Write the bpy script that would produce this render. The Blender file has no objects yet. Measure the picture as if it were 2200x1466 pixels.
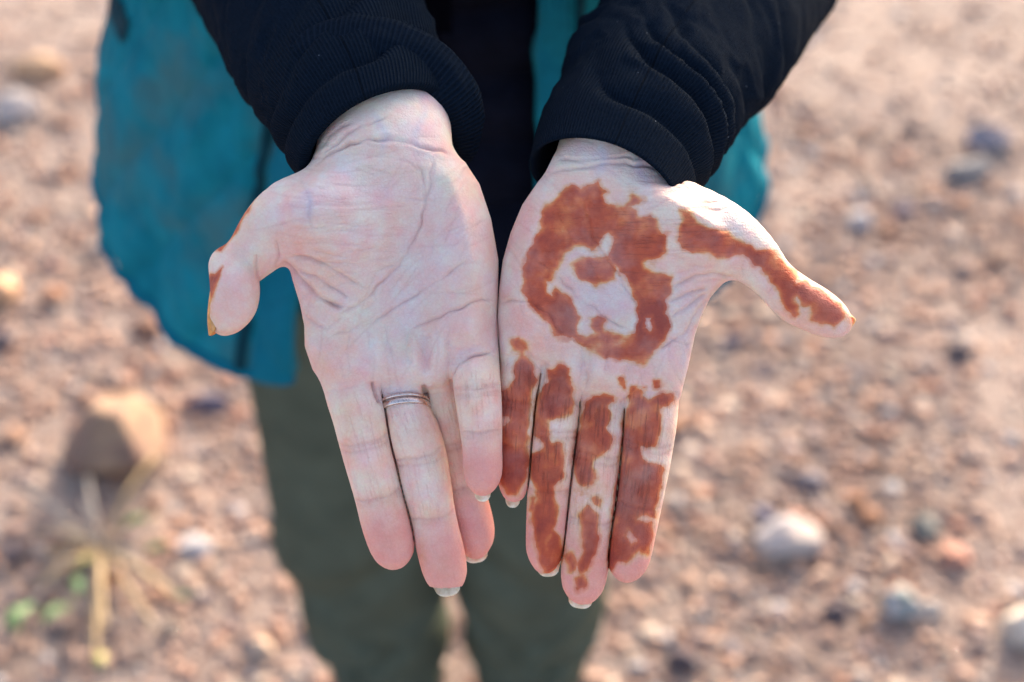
import bpy, math, random
import numpy as np
from mathutils import Vector, Matrix, Euler

rng = np.random.default_rng(7)
random.seed(7)
scene = bpy.context.scene

# ------------------------------------------------------------------ camera, sky, sun, exposure
CAM_H, PITCH = 1.5, math.radians(45)
FPX = 3055.0                       # focal length in pixels of the 2200-wide photograph (50 mm lens)
HD = 0.58                          # metres from the lens to the plane of the palms
S = HD / FPX                       # metres per unit of the hand modelling frame
cam_d = bpy.data.cameras.new('camera')
cam = bpy.data.objects.new('camera', cam_d)
scene.collection.objects.link(cam)
cam.location = (0, 0, CAM_H)
cam.rotation_euler = (math.pi / 2 - PITCH, 0, 0)
cam_d.lens, cam_d.sensor_width = 50.0, 36.0
cam_d.clip_start, cam_d.clip_end = 0.02, 300
cam_d.dof.use_dof = True
cam_d.dof.focus_distance = HD - 0.008
cam_d.dof.aperture_fstop = 4.4
scene.camera = cam

SUN_AZ, SUN_EL = math.radians(21), math.radians(20.5)    # azimuth from +Y towards +X
w = bpy.data.worlds.new('World'); scene.world = w; w.use_nodes = True
wn = w.node_tree.nodes; wl = w.node_tree.links
sky = wn.new('ShaderNodeTexSky'); sky.sky_type = 'NISHITA'; sky.sun_disc = False
sky.sun_elevation = SUN_EL; sky.sun_rotation = SUN_AZ
sky.dust_density = 4.0; sky.ozone_density = 0.4; sky.air_density = 0.75
bgn = wn['Background']; bgn.inputs['Strength'].default_value = 0.14
wl.new(sky.outputs[0], bgn.inputs['Color'])
sd = bpy.data.lights.new('sun', 'SUN'); sun = bpy.data.objects.new('sun', sd)
scene.collection.objects.link(sun)
sd.energy, sd.angle, sd.color = 2.0, math.radians(0.6), (1.0, 0.92, 0.82)
sdir = Vector((math.sin(SUN_AZ) * math.cos(SUN_EL), math.cos(SUN_AZ) * math.cos(SUN_EL), math.sin(SUN_EL)))
sun.rotation_euler = sdir.to_track_quat('Z', 'Y').to_euler()
sun.location = sdir * 5
vs = scene.view_settings
vs.view_transform = 'Standard'; vs.look = 'None'; vs.gamma = 1.0; vs.exposure = 2.15
vs.use_curve_mapping = False
scene.cycles.use_denoising = True
scene.cycles.max_bounces = 8

# ------------------------------------------------------------------ helpers: frames
c45, s45 = math.cos(PITCH), math.sin(PITCH)
RM = np.array([[1, 0, 0], [0, s45, -c45], [0, c45, s45]], float)   # columns = camera right, up, back

def U(px, py, z=0.0):
    """point of the hand frame (x right, y up, z towards the viewer) for a photo position at relief z"""
    k = (FPX - z) / FPX
    return ((px - 1100.0) * k, -(py - 733.0) * k, z)

def hand_to_world(v):
    v = np.asarray(v, float)
    c = np.stack([v[:, 0] * S, v[:, 1] * S, (v[:, 2] - FPX) * S], 1)
    return c @ RM.T + np.array([0, 0, CAM_H])

def W2H(x, y, z, r):
    c = (np.array([x, y, z - CAM_H]) @ RM) / S
    return (c[0], c[1], c[2] + FPX, r / S)

def ground_at(px, py):
    d = RM @ np.array([(px - 1100) / FPX, -(py - 733) / FPX, -1.0])
    t = CAM_H / -d[2]
    return d[0] * t, d[1] * t, t

def vnoise(p, seed=0):
    """smooth value noise in [-1,1], p (n,3)"""
    p = np.asarray(p, float)
    i = np.floor(p).astype(np.int64); f = p - i
    f = f * f * (3 - 2 * f)
    def h(a, b, c):
        n = (a * 374761393 + b * 668265263 + c * 2147483647 + seed * 974634777) & 0x7fffffff
        n = ((n ^ (n >> 13)) * 1274126177) & 0x7fffffff
        n = ((n ^ (n >> 16)) * 668265263) & 0x7fffffff
        return (n & 0xffff) / 32767.5 - 1.0
    r = 0
    for dx in (0, 1):
        for dy in (0, 1):
            for dz in (0, 1):
                wgt = (f[:, 0] if dx else 1 - f[:, 0]) * (f[:, 1] if dy else 1 - f[:, 1]) * (f[:, 2] if dz else 1 - f[:, 2])
                r = r + wgt * h(i[:, 0] + dx, i[:, 1] + dy, i[:, 2] + dz)
    return r

def fbm(p, octv=4, seed=0):
    a, r = 0.5, 0
    for o in range(octv):
        r = r + a * vnoise(np.asarray(p) * (2 ** o), seed + o * 17); a *= 0.5
    return r

def sstep(a, b, x):
    t = np.clip((x - a) / (b - a), 0, 1)
    return t * t * (3 - 2 * t)

def catmull(P, n):
    P = np.asarray(P, float)
    Q = np.vstack([2 * P[0] - P[1], P, 2 * P[-1] - P[-2]])
    out = []
    m = len(P) - 1
    for j in range(n):
        x = j / (n - 1) * m
        i = min(int(x), m - 1); t = x - i
        a, b, c, d = Q[i], Q[i + 1], Q[i + 2], Q[i + 3]
        out.append(0.5 * (2 * b + (c - a) * t + (2 * a - 5 * b + 4 * c - d) * t * t + (3 * b - a - 3 * c + d) * t ** 3))
    return np.array(out)

# ------------------------------------------------------------------ helpers: implicit surfaces
class Grid:
    def __init__(self, lo, hi, h):
        self.lo = np.array(lo, float); self.h = h
        self.n = np.ceil((np.array(hi, float) - self.lo) / h).astype(int) + 1
        self.ax = [self.lo[i] + h * np.arange(self.n[i]) for i in range(3)]
    def full(self, v=1e3):
        return np.full(self.n, v, np.float32)
    def box(self, lo, hi):
        a = np.clip(np.floor((np.array(lo) - self.lo) / self.h).astype(int), 0, self.n)
        b = np.clip(np.ceil((np.array(hi) - self.lo) / self.h).astype(int) + 1, 0, self.n)
        return tuple(slice(a[i], b[i]) for i in range(3))

def chain_sdf(g, pts, n=24, az=1.0, pad=70):
    """variable-radius tube through (x,y,z,r) control points; az flattens it along z"""
    C = catmull(pts, n)
    D = g.full()
    for a, b in zip(C[:-1], C[1:]):
        R = max(a[3], b[3]) + pad
        sl = g.box(np.minimum(a[:3], b[:3]) - R, np.maximum(a[:3], b[:3]) + R)
        X = g.ax[0][sl[0]][:, None, None].astype(np.float32); Y = g.ax[1][sl[1]][None, :, None].astype(np.float32)
        Z = g.ax[2][sl[2]][None, None, :].astype(np.float32)
        if X.size == 0 or Y.size == 0 or Z.size == 0: continue
        ab = (b - a)[:3]; zc = np.float32((a[2] + b[2]) / 2)
        Zs = (Z - zc) / az + zc
        L = float(ab @ ab) + 1e-9
        t = np.clip(((X - a[0]) * ab[0] + (Y - a[1]) * ab[1] + (Zs - a[2]) * ab[2]) / L, 0, 1).astype(np.float32)
        d = np.sqrt((X - a[0] - t * ab[0]) ** 2 + (Y - a[1] - t * ab[1]) ** 2 + (Zs - a[2] - t * ab[2]) ** 2) - (a[3] + t * (b[3] - a[3]))
        D[sl] = np.minimum(D[sl], d)
    return D, C

def smin(a, b, k):
    h = np.clip(0.5 + 0.5 * (b - a) / k, 0, 1)
    return b + (a - b) * h - k * h * (1 - h)

def poly_sdf(poly, X, Y):
    P = np.asarray(poly, float)
    d = np.full(X.shape, 1e9); ins = np.zeros(X.shape, bool)
    for i in range(len(P)):
        a, b = P[i], P[(i + 1) % len(P)]
        e = b - a
        t = np.clip(((X - a[0]) * e[0] + (Y - a[1]) * e[1]) / (e @ e + 1e-9), 0, 1)
        d = np.minimum(d, (X - a[0] - t * e[0]) ** 2 + (Y - a[1] - t * e[1]) ** 2)
        c = ((a[1] > Y) != (b[1] > Y))
        if abs(e[1]) > 1e-9:
            ins ^= c & (X < e[0] * (Y - a[1]) / e[1] + a[0])
    d = np.sqrt(d)
    return np.where(ins, -d, d)

def line_dist(pts, X, Y):
    d = np.full(X.shape, 1e9); tt = np.zeros(X.shape); acc = 0
    P = np.asarray(pts, float)
    tot = np.linalg.norm(np.diff(P, axis=0), axis=1).sum()
    for a, b in zip(P[:-1], P[1:]):
        e = b - a; L = math.hypot(*e)
        t = np.clip(((X - a[0]) * e[0] + (Y - a[1]) * e[1]) / (L * L + 1e-9), 0, 1)
        q = np.hypot(X - a[0] - t * e[0], Y - a[1] - t * e[1])
        m = q < d
        d = np.where(m, q, d); tt = np.where(m, (acc + t * L) / tot, tt); acc += L
    return d, tt

def surface_nets(D, g):
    ins = D < 0
    c = [ins[i:ins.shape[0] - 1 + i, j:ins.shape[1] - 1 + j, k:ins.shape[2] - 1 + k] for i in (0, 1) for j in (0, 1) for k in (0, 1)]
    s = sum(x.astype(np.int8) for x in c)
    act = (s > 0) & (s < 8)
    I = np.argwhere(act)
    idx = -np.ones(act.shape, np.int64); idx[act] = np.arange(len(I))
    corners = [(i, j, k) for i in (0, 1) for j in (0, 1) for k in (0, 1)]
    val = np.stack([D[I[:, 0] + a, I[:, 1] + b, I[:, 2] + cc] for a, b, cc in corners], 1).astype(float)
    acc = np.zeros((len(I), 3)); cnt = np.zeros(len(I))
    for m in range(8):
        for n in range(m + 1, 8):
            if sum(abs(corners[m][q] - corners[n][q]) for q in range(3)) != 1: continue
            va, vb = val[:, m], val[:, n]
            x = (va < 0) != (vb < 0)
            t = np.where(x, va / np.where(x, va - vb, 1), 0)
            p = np.array(corners[m])[None] + t[:, None] * (np.array(corners[n]) - np.array(corners[m]))[None]
            acc[x] += p[x]; cnt[x] += 1
    V = g.lo + g.h * (I + acc / cnt[:, None])
    F = []
    for ax in range(3):
        o = [q for q in range(3) if q != ax]
        a = np.take(ins, range(0, ins.shape[ax] - 1), ax); b = np.take(ins, range(1, ins.shape[ax]), ax)
        E = np.argwhere(a != b)
        E = E[(E[:, o[0]] > 0) & (E[:, o[1]] > 0) & (E[:, o[0]] < act.shape[o[0]]) & (E[:, o[1]] < act.shape[o[1]])]
        flip = a[tuple(E.T)]
        q = []
        for du, dv in ((0, 0), (1, 0), (1, 1), (0, 1)):
            T = E.copy(); T[:, o[0]] -= du; T[:, o[1]] -= dv
            q.append(idx[tuple(T.T)])
        q = np.stack(q, 1)
        if ax == 1: flip = ~flip
        q[~flip] = q[~flip][:, ::-1]
        F.append(q)
    return V, np.vstack(F)

def vnormals(V, F):
    n = np.cross(V[F[:, 2]] - V[F[:, 0]], V[F[:, 3]] - V[F[:, 1]])
    N = np.zeros_like(V)
    for k in range(4):
        for a in range(3):
            N[:, a] += np.bincount(F[:, k], n[:, a], len(V))
    return N / (np.linalg.norm(N, axis=1, keepdims=True) + 1e-12)

def smooth_mesh(V, F, it=2, lam=0.5):
    E = np.vstack([F[:, [0, 1]], F[:, [1, 2]], F[:, [2, 3]], F[:, [3, 0]]])
    E = np.vstack([E, E[:, ::-1]])
    cnt = np.bincount(E[:, 0], minlength=len(V))[:, None].clip(1)
    for _ in range(it):
        A = np.stack([np.bincount(E[:, 0], V[E[:, 1], a], len(V)) for a in range(3)], 1) / cnt
        V = V + lam * (A - V)
    return V

# ------------------------------------------------------------------ helpers: objects and materials
def mesh_obj(name, V, F, mat, parent=None, off=None, attrs=None, smooth=True):
    me = bpy.data.meshes.new(name)
    V = np.asarray(V, float)
    if off is not None: V = V - np.asarray(off, float)
    if isinstance(F, np.ndarray):
        k = F.shape[1]
        me.vertices.add(len(V)); me.vertices.foreach_set('co', V.astype(np.float32).ravel())
        me.loops.add(F.size); me.loops.foreach_set('vertex_index', F.astype(np.int32).ravel())
        me.polygons.add(len(F)); me.polygons.foreach_set('loop_start', np.arange(0, F.size, k, dtype=np.int32))
        me.update(calc_edges=True); me.validate()
    else:
        me.from_pydata([tuple(v) for v in V], [], F); me.update()
    if smooth: me.polygons.foreach_set('use_smooth', np.ones(len(me.polygons), bool))
    for k, (typ, a) in (attrs or {}).items():
        at = me.attributes.new(k, typ, 'POINT')
        a = np.asarray(a, np.float32)
        if typ == 'FLOAT': at.data.foreach_set('value', a)
        elif typ == 'FLOAT_VECTOR': at.data.foreach_set('vector', a.ravel())
        else:
            if a.shape[1] == 3: a = np.hstack([a, np.ones((len(a), 1), np.float32)])
            at.data.foreach_set('color', a.ravel())
    if mat: me.materials.append(mat)
    o = bpy.data.objects.new(name, me); scene.collection.objects.link(o)
    if parent: o.parent = parent
    return o

def tag(o, label=None, cat=None, group=None, kind=None):
    if label: o['label'] = label
    if cat: o['category'] = cat
    if group: o['group'] = group
    if kind: o['kind'] = kind
    return o

def empty(name, loc):
    o = bpy.data.objects.new(name, None); scene.collection.objects.link(o); o.location = loc
    return o

def srgb(r, g, b):
    f = lambda c: (c / 255 / 12.92) if c / 255 <= 0.04045 else ((c / 255 + 0.055) / 1.055) ** 2.4
    return np.array([f(r), f(g), f(b)])

class Mat:
    def __init__(self, name):
        self.m = bpy.data.materials.new(name); self.m.use_nodes = True
        self.t = self.m.node_tree; self.b = self.t.nodes['Principled BSDF']
    def n(self, typ, **kw):
        x = self.t.nodes.new('ShaderNode' + typ)
        for k, v in kw.items():
            if k in x.inputs.keys() if hasattr(x.inputs, 'keys') else False: x.inputs[k].default_value = v
            else: setattr(x, k, v)
        return x
    def l(self, a, b): self.t.links.new(a, b)
    def set(self, **kw):
        for k, v in kw.items(): self.b.inputs[k.replace('_', ' ')].default_value = v
    def attr(self, name): return self.n('Attribute', attribute_name=name)
    def math(self, op, a, b=None, c=None):
        x = self.n('Math', operation=op)
        for i, v in enumerate((a, b, c)):
            if v is None: continue
            if isinstance(v, (int, float)): x.inputs[i].default_value = v
            else: self.l(v, x.inputs[i])
        return x.outputs[0]
    def noise(self, vec, scale, detail=3, rough=0.55):
        x = self.n('TexNoise'); x.inputs['Scale'].default_value = scale
        x.inputs['Detail'].default_value = detail; x.inputs['Roughness'].default_value = rough
        if vec is not None: self.l(vec, x.inputs['Vector'])
        return x.outputs['Fac']
    def mapr(self, v, a, b, c=0.0, d=1.0, smooth=False):
        x = self.n('MapRange'); x.interpolation_type = 'SMOOTHSTEP' if smooth else 'LINEAR'
        self.l(v, x.inputs[0])
        for i, q in enumerate((a, b, c, d)): x.inputs[i + 1].default_value = q
        return x.outputs[0]
    def mix(self, f, a, b, mode='MIX'):
        x = self.n('Mix', data_type='RGBA', blend_type=mode)
        for s_, v in ((x.inputs[0], f), (x.inputs[6], a), (x.inputs[7], b)):
            if isinstance(v, (int, float)): s_.default_value = v
            elif isinstance(v, (tuple, list, np.ndarray)): s_.default_value = (*[float(q) for q in v[:3]], 1)
            else: self.l(v, s_)
        return x.outputs[2]
    def vscale(self, vec, s3):
        x = self.n('VectorMath', operation='MULTIPLY'); self.l(vec, x.inputs[0]); x.inputs[1].default_value = s3
        return x.outputs[0]
    def bump(self, h, dist, strength=1.0, prev=None):
        x = self.n('Bump'); x.inputs['Strength'].default_value = strength; x.inputs['Distance'].default_value = dist
        self.l(h, x.inputs['Height'])
        if prev is not None: self.l(prev, x.inputs['Normal'])
        return x.outputs[0]
    def obj(self): return self.n('TexCoord').outputs['Object']

# ---- skin
def skin_material():
    M = Mat('skin')
    col = M.attr('skin_col').outputs['Color']
    lin = M.attr('lin').outputs['Vector']; linw = M.attr('linw').outputs['Fac']
    hen = M.attr('henna').outputs['Fac']; tint = M.attr('tint').outputs['Fac']
    ob = M.obj()
    mott = M.noise(ob, 130, 4, 0.6)
    mott2 = M.noise(ob, 420, 3, 0.6)
    c = M.mix(M.mapr(mott, 0.35, 0.68), col, M.mix(1.0, col, (1.0, 0.86, 0.88), 'MULTIPLY'))
    c = M.mix(M.mapr(mott2, 0.45, 0.75, 0, 0.55), c, M.mix(1.0, c, (0.93, 0.95, 1.02), 'MULTIPLY'))
    vor = M.n('TexVoronoi', feature='DISTANCE_TO_EDGE'); vor.inputs['Scale'].default_value = 620; M.l(ob, vor.inputs['Vector'])
    cell = M.mapr(vor.outputs[0], 0.0, 0.16, 1, 0)
    c = M.mix(M.math('MULTIPLY', cell, 0.16), c, M.mix(1.0, c, (0.88, 0.70, 0.66), 'MULTIPLY'))
    grain = M.noise(ob, 1500, 2, .6)
    c = M.mix(M.mapr(grain, .35, .65, 0, .5), c, M.mix(1.0, c, (0.95, 0.87, 0.85), 'MULTIPLY'))
    # fine skin lines, drawn out along each finger and across the ball of the thumb
    lv = M.vscale(lin, (0.20, 0.016, 0.05))
    ln = M.noise(lv, 1.0, 2, 0.6)
    lines = M.mapr(ln, 0.46, 0.36, 0, 1)
    lw = M.math('MULTIPLY', lines, linw)
    c = M.mix(M.math('MULTIPLY', lw, 0.24), c, M.mix(1.0, c, (0.86, 0.68, 0.70), 'MULTIPLY'))
    # orange tint, partly painted bounce light, and henna stain
    hv = M.vscale(lin, (0.034, 0.028, 0.03))
    hn = M.noise(hv, 1.0, 3, 0.55)
    hn2 = M.noise(ob, 260, 4, 0.6)
    hn3 = M.noise(M.vscale(lin, (0.22, 0.03, 0.1)), 1.0, 3, 0.6)
    e = M.math('ADD', hen, M.math('MULTIPLY', M.math('SUBTRACT', hn, 0.5), 0.65))
    e = M.math('ADD', e, M.math('MULTIPLY', M.math('SUBTRACT', hn3, 0.5), 0.08))
    e = M.math('ADD', e, M.math('MULTIPLY', M.math('SUBTRACT', M.noise(ob, 70, 2, .5), 0.5), 0.4))
    e2 = M.math('ADD', e, M.math('MULTIPLY', M.math('SUBTRACT', M.noise(ob, 80, 2, .5), 0.5), 1.2))
    ramp = M.n('ValToRGB'); M.l(e2, ramp.inputs[0]); cr = ramp.color_ramp
    core = M.mapr(e, 0.40, 0.60, 0, 1, True)
    cover = M.math('MAXIMUM', M.mapr(e, 0.37, 0.50, 0, 1, True), M.mapr(e, 0.10, 0.44, 0, 0.62, True))
    cover = M.math('MULTIPLY', cover, M.mapr(M.noise(ob, 60, 3, .6), 0.34, 0.56, 0.84, 1.0))
    stops = [(0.16, (0.78, 0.53, 0.33)), (0.36, (0.74, 0.37, 0.15)), (0.52, (0.66, 0.165, 0.046)), (0.72, (0.50, 0.078, 0.026)), (1.0, (0.33, 0.040, 0.020))]
    while len(cr.elements) < len(stops): cr.elements.new(0.5)
    for el, (p_, c_) in zip(cr.elements, stops): el.position = p_; el.color = (*c_, 1)
    dark = M.mix(M.mapr(hn2, 0.3, 0.72, 0, .55), ramp.outputs[0], M.mix(1.0, ramp.outputs[0], (0.72, 0.62, 0.7), 'MULTIPLY'))
    dark = M.mix(M.math('MULTIPLY', lines, M.math('MULTIPLY', linw, 0.5)), dark, (0.17, 0.028, 0.014))
    tn = M.math('MULTIPLY', tint, M.mapr(mott2, 0.3, 0.7, 0.3, 1.0))
    c = M.mix(tn, c, (0.66, 0.27, 0.10))
    c = M.mix(M.math('MULTIPLY', cover, 0.93), c, dark)
    M.l(M.mapr(core, 0, 1, 0.32, 0.06), M.b.inputs['Subsurface Weight'])
    M.l(c, M.b.inputs['Base Color'])
    M.set(Roughness=0.52, Subsurface_Weight=0.35, Subsurface_Radius=(1.0, 0.36, 0.22), Subsurface_Scale=0.004, IOR=1.42, Specular_IOR_Level=0.16)
    M.l(M.mapr(mott2, 0.3, 0.7, 0.46, 0.62), M.b.inputs['Roughness'])
    h = M.math('MULTIPLY', M.math('SUBTRACT', 1.0, lines), linw)
    b1 = M.bump(h, 0.00022, 0.8)
    b2 = M.bump(M.noise(ob, 900, 3, 0.6), 0.00026, 0.8, b1)
    b2 = M.bump(M.mapr(vor.outputs[0], 0, .2), 0.00012, 0.7, b2)
    M.l(b2, M.b.inputs['Normal'])
    return M.m

def simple_mat(name, col, rough=0.6, noise_scale=None, var=0.25, bump=None, **kw):
    M = Mat(name)
    M.set(Roughness=rough, **kw)
    if noise_scale:
        f = M.mapr(M.noise(M.obj(), noise_scale, 5, 0.6), 0.3, 0.7)
        c = M.mix(f, tuple(np.array(col) * (1 - var)), tuple(np.minimum(np.array(col) * (1 + var), 1)))
        M.l(c, M.b.inputs['Base Color'])
    else:
        M.b.inputs['Base Color'].default_value = (*col, 1)
    if bump:
        M.l(M.bump(M.noise(M.obj(), bump[0], 5, 0.65), bump[1]), M.b.inputs['Normal'])
    return M.m

def vcol_mat(name, rough, noise_scale, bump):
    M = Mat(name); M.set(Roughness=rough)
    c = M.attr('col').outputs['Color']
    f = M.mapr(M.noise(M.obj(), noise_scale, 5, 0.65), 0.3, 0.7)
    c = M.mix(f, M.mix(1.0, c, (0.60, 0.58, 0.58), 'MULTIPLY'), M.mix(1.0, c, (0.98, 0.96, 0.94), 'MULTIPLY'))
    M.l(c, M.b.inputs['Base Color'])
    M.l(M.bump(M.noise(M.obj(), bump[0], 4, 0.6), bump[1]), M.b.inputs['Normal'])
    return M.m

MAT_SKIN = skin_material()

# ------------------------------------------------------------------ the ground
def build_ground():
    n = 140
    a = np.linspace(-1, 1, n); t = np.sign(a) * (0.08 * np.abs(a) + 0.92 * np.abs(a) ** 4) * 60
    X, Y = np.meshgrid(t, t, indexing='ij')
    Y = Y + 1.4
    p = np.stack([X.ravel(), Y.ravel(), np.zeros(X.size)], 1)
    near = np.exp(-((p[:, 0] / 4) ** 2 + ((p[:, 1] - 1.4) / 4) ** 2))
    p[:, 2] = near * 0.008 * fbm(p * 6, 3, 3)
    i = np.arange(n * n).reshape(n, n)
    F = np.stack([i[:-1, :-1].ravel(), i[1:, :-1].ravel(), i[1:, 1:].ravel(), i[:-1, 1:].ravel()], 1)
    M = Mat('dirt'); M.set(Roughness=0.92)
    ob = M.obj()
    f1 = M.noise(ob, 9, 6, 0.7); f2 = M.noise(ob, 70, 5, 0.7)
    c = M.mix(M.mapr(f1, 0.3, 0.7), (0.255, 0.18, 0.14), (0.33, 0.245, 0.20))
    c = M.mix(M.mapr(f2, 0.35, 0.7, 0, 0.8), c, (0.22, 0.15, 0.115))
    M.l(c, M.b.inputs['Base Color'])
    M.l(M.bump(M.noise(ob, 60, 6, 0.7), 0.006), M.b.inputs['Normal'])
    return tag(mesh_obj('ground', p, F, M.m), kind='structure')
build_ground()

# icosphere base for stones
def ico(sub):
    t = (1 + 5 ** .5) / 2
    V = [(-1, t, 0), (1, t, 0), (-1, -t, 0), (1, -t, 0), (0, -1, t), (0, 1, t), (0, -1, -t), (0, 1, -t), (t, 0, -1), (t, 0, 1), (-t, 0, -1), (-t, 0, 1)]
    F = [(0, 11, 5), (0, 5, 1), (0, 1, 7), (0, 7, 10), (0, 10, 11), (1, 5, 9), (5, 11, 4), (11, 10, 2), (10, 7, 6), (7, 1, 8), (3, 9, 4), (3, 4, 2), (3, 2, 6), (3, 6, 8), (3, 8, 9), (4, 9, 5), (2, 4, 11), (6, 2, 10), (8, 6, 7), (9, 8, 1)]
    V = [np.array(v) / np.linalg.norm(v) for v in V]
    for _ in range(sub):
        mid = {}; G = []
        def m(a, b):
            k = (min(a, b), max(a, b))
            if k not in mid:
                q = V[a] + V[b]; V.append(q / np.linalg.norm(q)); mid[k] = len(V) - 1
            return mid[k]
        for a, b, c in F:
            x, y, z = m(a, b), m(b, c), m(c, a)
            G += [(a, x, z), (b, y, x), (c, z, y), (x, y, z)]
        F = G
    return np.array(V), np.array(F)
ICO0, ICO1, ICO3 = ico(0), ico(1), ico(3)

PAL = [srgb(206, 160, 132), srgb(196, 148, 122), srgb(214, 176, 150), srgb(182, 132, 108), srgb(170, 140, 128), srgb(205, 186, 172),
       srgb(150, 128, 128), srgb(188, 120, 92), srgb(212, 150, 112), srgb(120, 104, 110), srgb(196, 196, 200), srgb(222, 200, 178)]
PALW = np.array([4, 4, 4, 3, 3.4, 2.4, 2.4, 1.6, 1.6, 1.4, 1.6, 1.4]); PALW /= PALW.sum()

def stone_verts(base, seed, sx, sy, sz, rough=0.25):
    V = base[0].copy()
    V *= (1 + rough * fbm(V * 1.3 + seed * 7.13, 3, seed))[:, None]
    q = np.array([[0.8, .3, .5], [-.5, .7, .5], [.2, -.8, .57], [-.7, -.5, .5]])
    for k in range(4):                       # a few flattened facets
        d = q[k] + 0.35 * np.array([math.sin(seed * 3 + k), math.cos(seed * 5 + k), math.sin(seed + 2 * k)])
        d /= np.linalg.norm(d)
        h = V @ d; lim = 0.62 if rough > .4 else 0.70
        V -= np.clip(h - lim, 0, None)[:, None] * (0.93 if rough > .4 else 0.88) * d
    return V * np.array([sx, sy, sz])

MAT_STONE = vcol_mat('stone', 0.85, 60, (90, 0.003))
MAT_GRAVEL = vcol_mat('gravel', 0.88, 160, (220, 0.0015))

def build_gravel():
    N = 44000
    # denser where the ground shows, thinning outwards
    x = rng.normal(0, 0.75, N); y = 1.45 + rng.normal(0, 0.62, N)
    far = rng.random(N) < 0.25
    x[far] = rng.uniform(-3, 3, far.sum()); y[far] = rng.uniform(-0.6, 4.2, far.sum())
    r = 0.0032 * (1 + rng.pareto(2.3, N)); r = np.clip(r, 0.0034, 0.0110)
    BV, BF = ICO0; nb = len(BV)
    ang = rng.uniform(0, 2 * math.pi, N)
    sc = rng.uniform(0.7, 1.3, (N, 3)) * r[:, None] * np.array([1, 1, 0.5])
    P = BV[None] * (1 + 0.22 * rng.standard_normal((N, nb)))[:, :, None].clip(0.6, 1.4) * sc[:, None, :]
    ca, sa = np.cos(ang)[:, None], np.sin(ang)[:, None]
    Q = np.stack([P[:, :, 0] * ca - P[:, :, 1] * sa + x[:, None], P[:, :, 0] * sa + P[:, :, 1] * ca + y[:, None], P[:, :, 2] + (r * 0.3)[:, None]], 2)
    F = (BF[None] + (np.arange(N) * nb)[:, None, None]).reshape(-1, 3)
    ci = rng.choice(len(PAL), N, p=PALW)
    C = np.array(PAL)[ci] * rng.uniform(0.72, 1.0, (N, 1))
    C = (0.72 * C + 0.28 * np.array([0.45, 0.345, 0.28])) * np.array([0.80, 0.80, 0.81])
    o = mesh_obj('gravel', Q.reshape(-1, 3), F, MAT_GRAVEL, attrs={'col': ('FLOAT_COLOR', np.repeat(C, nb, 0))})
    tag(o, 'reddish tan gravel covering the ground', 'gravel', kind='stuff')
build_gravel()

# ------------------------------------------------------------------ the person
PX, PY = -0.06, 0.85
person = empty('person', (PX, PY, 0))
tag(person, 'person in teal vest, navy sleeves and olive trousers holding out both open palms', 'person')
OFF = np.array([PX, PY, 0.0])

# ---- hands: implicit surfaces in the hand frame (1 unit = 0.19 mm)
def Up(l): return [(*U(p[0], p[1], p[2]), p[3]) for p in l]

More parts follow.
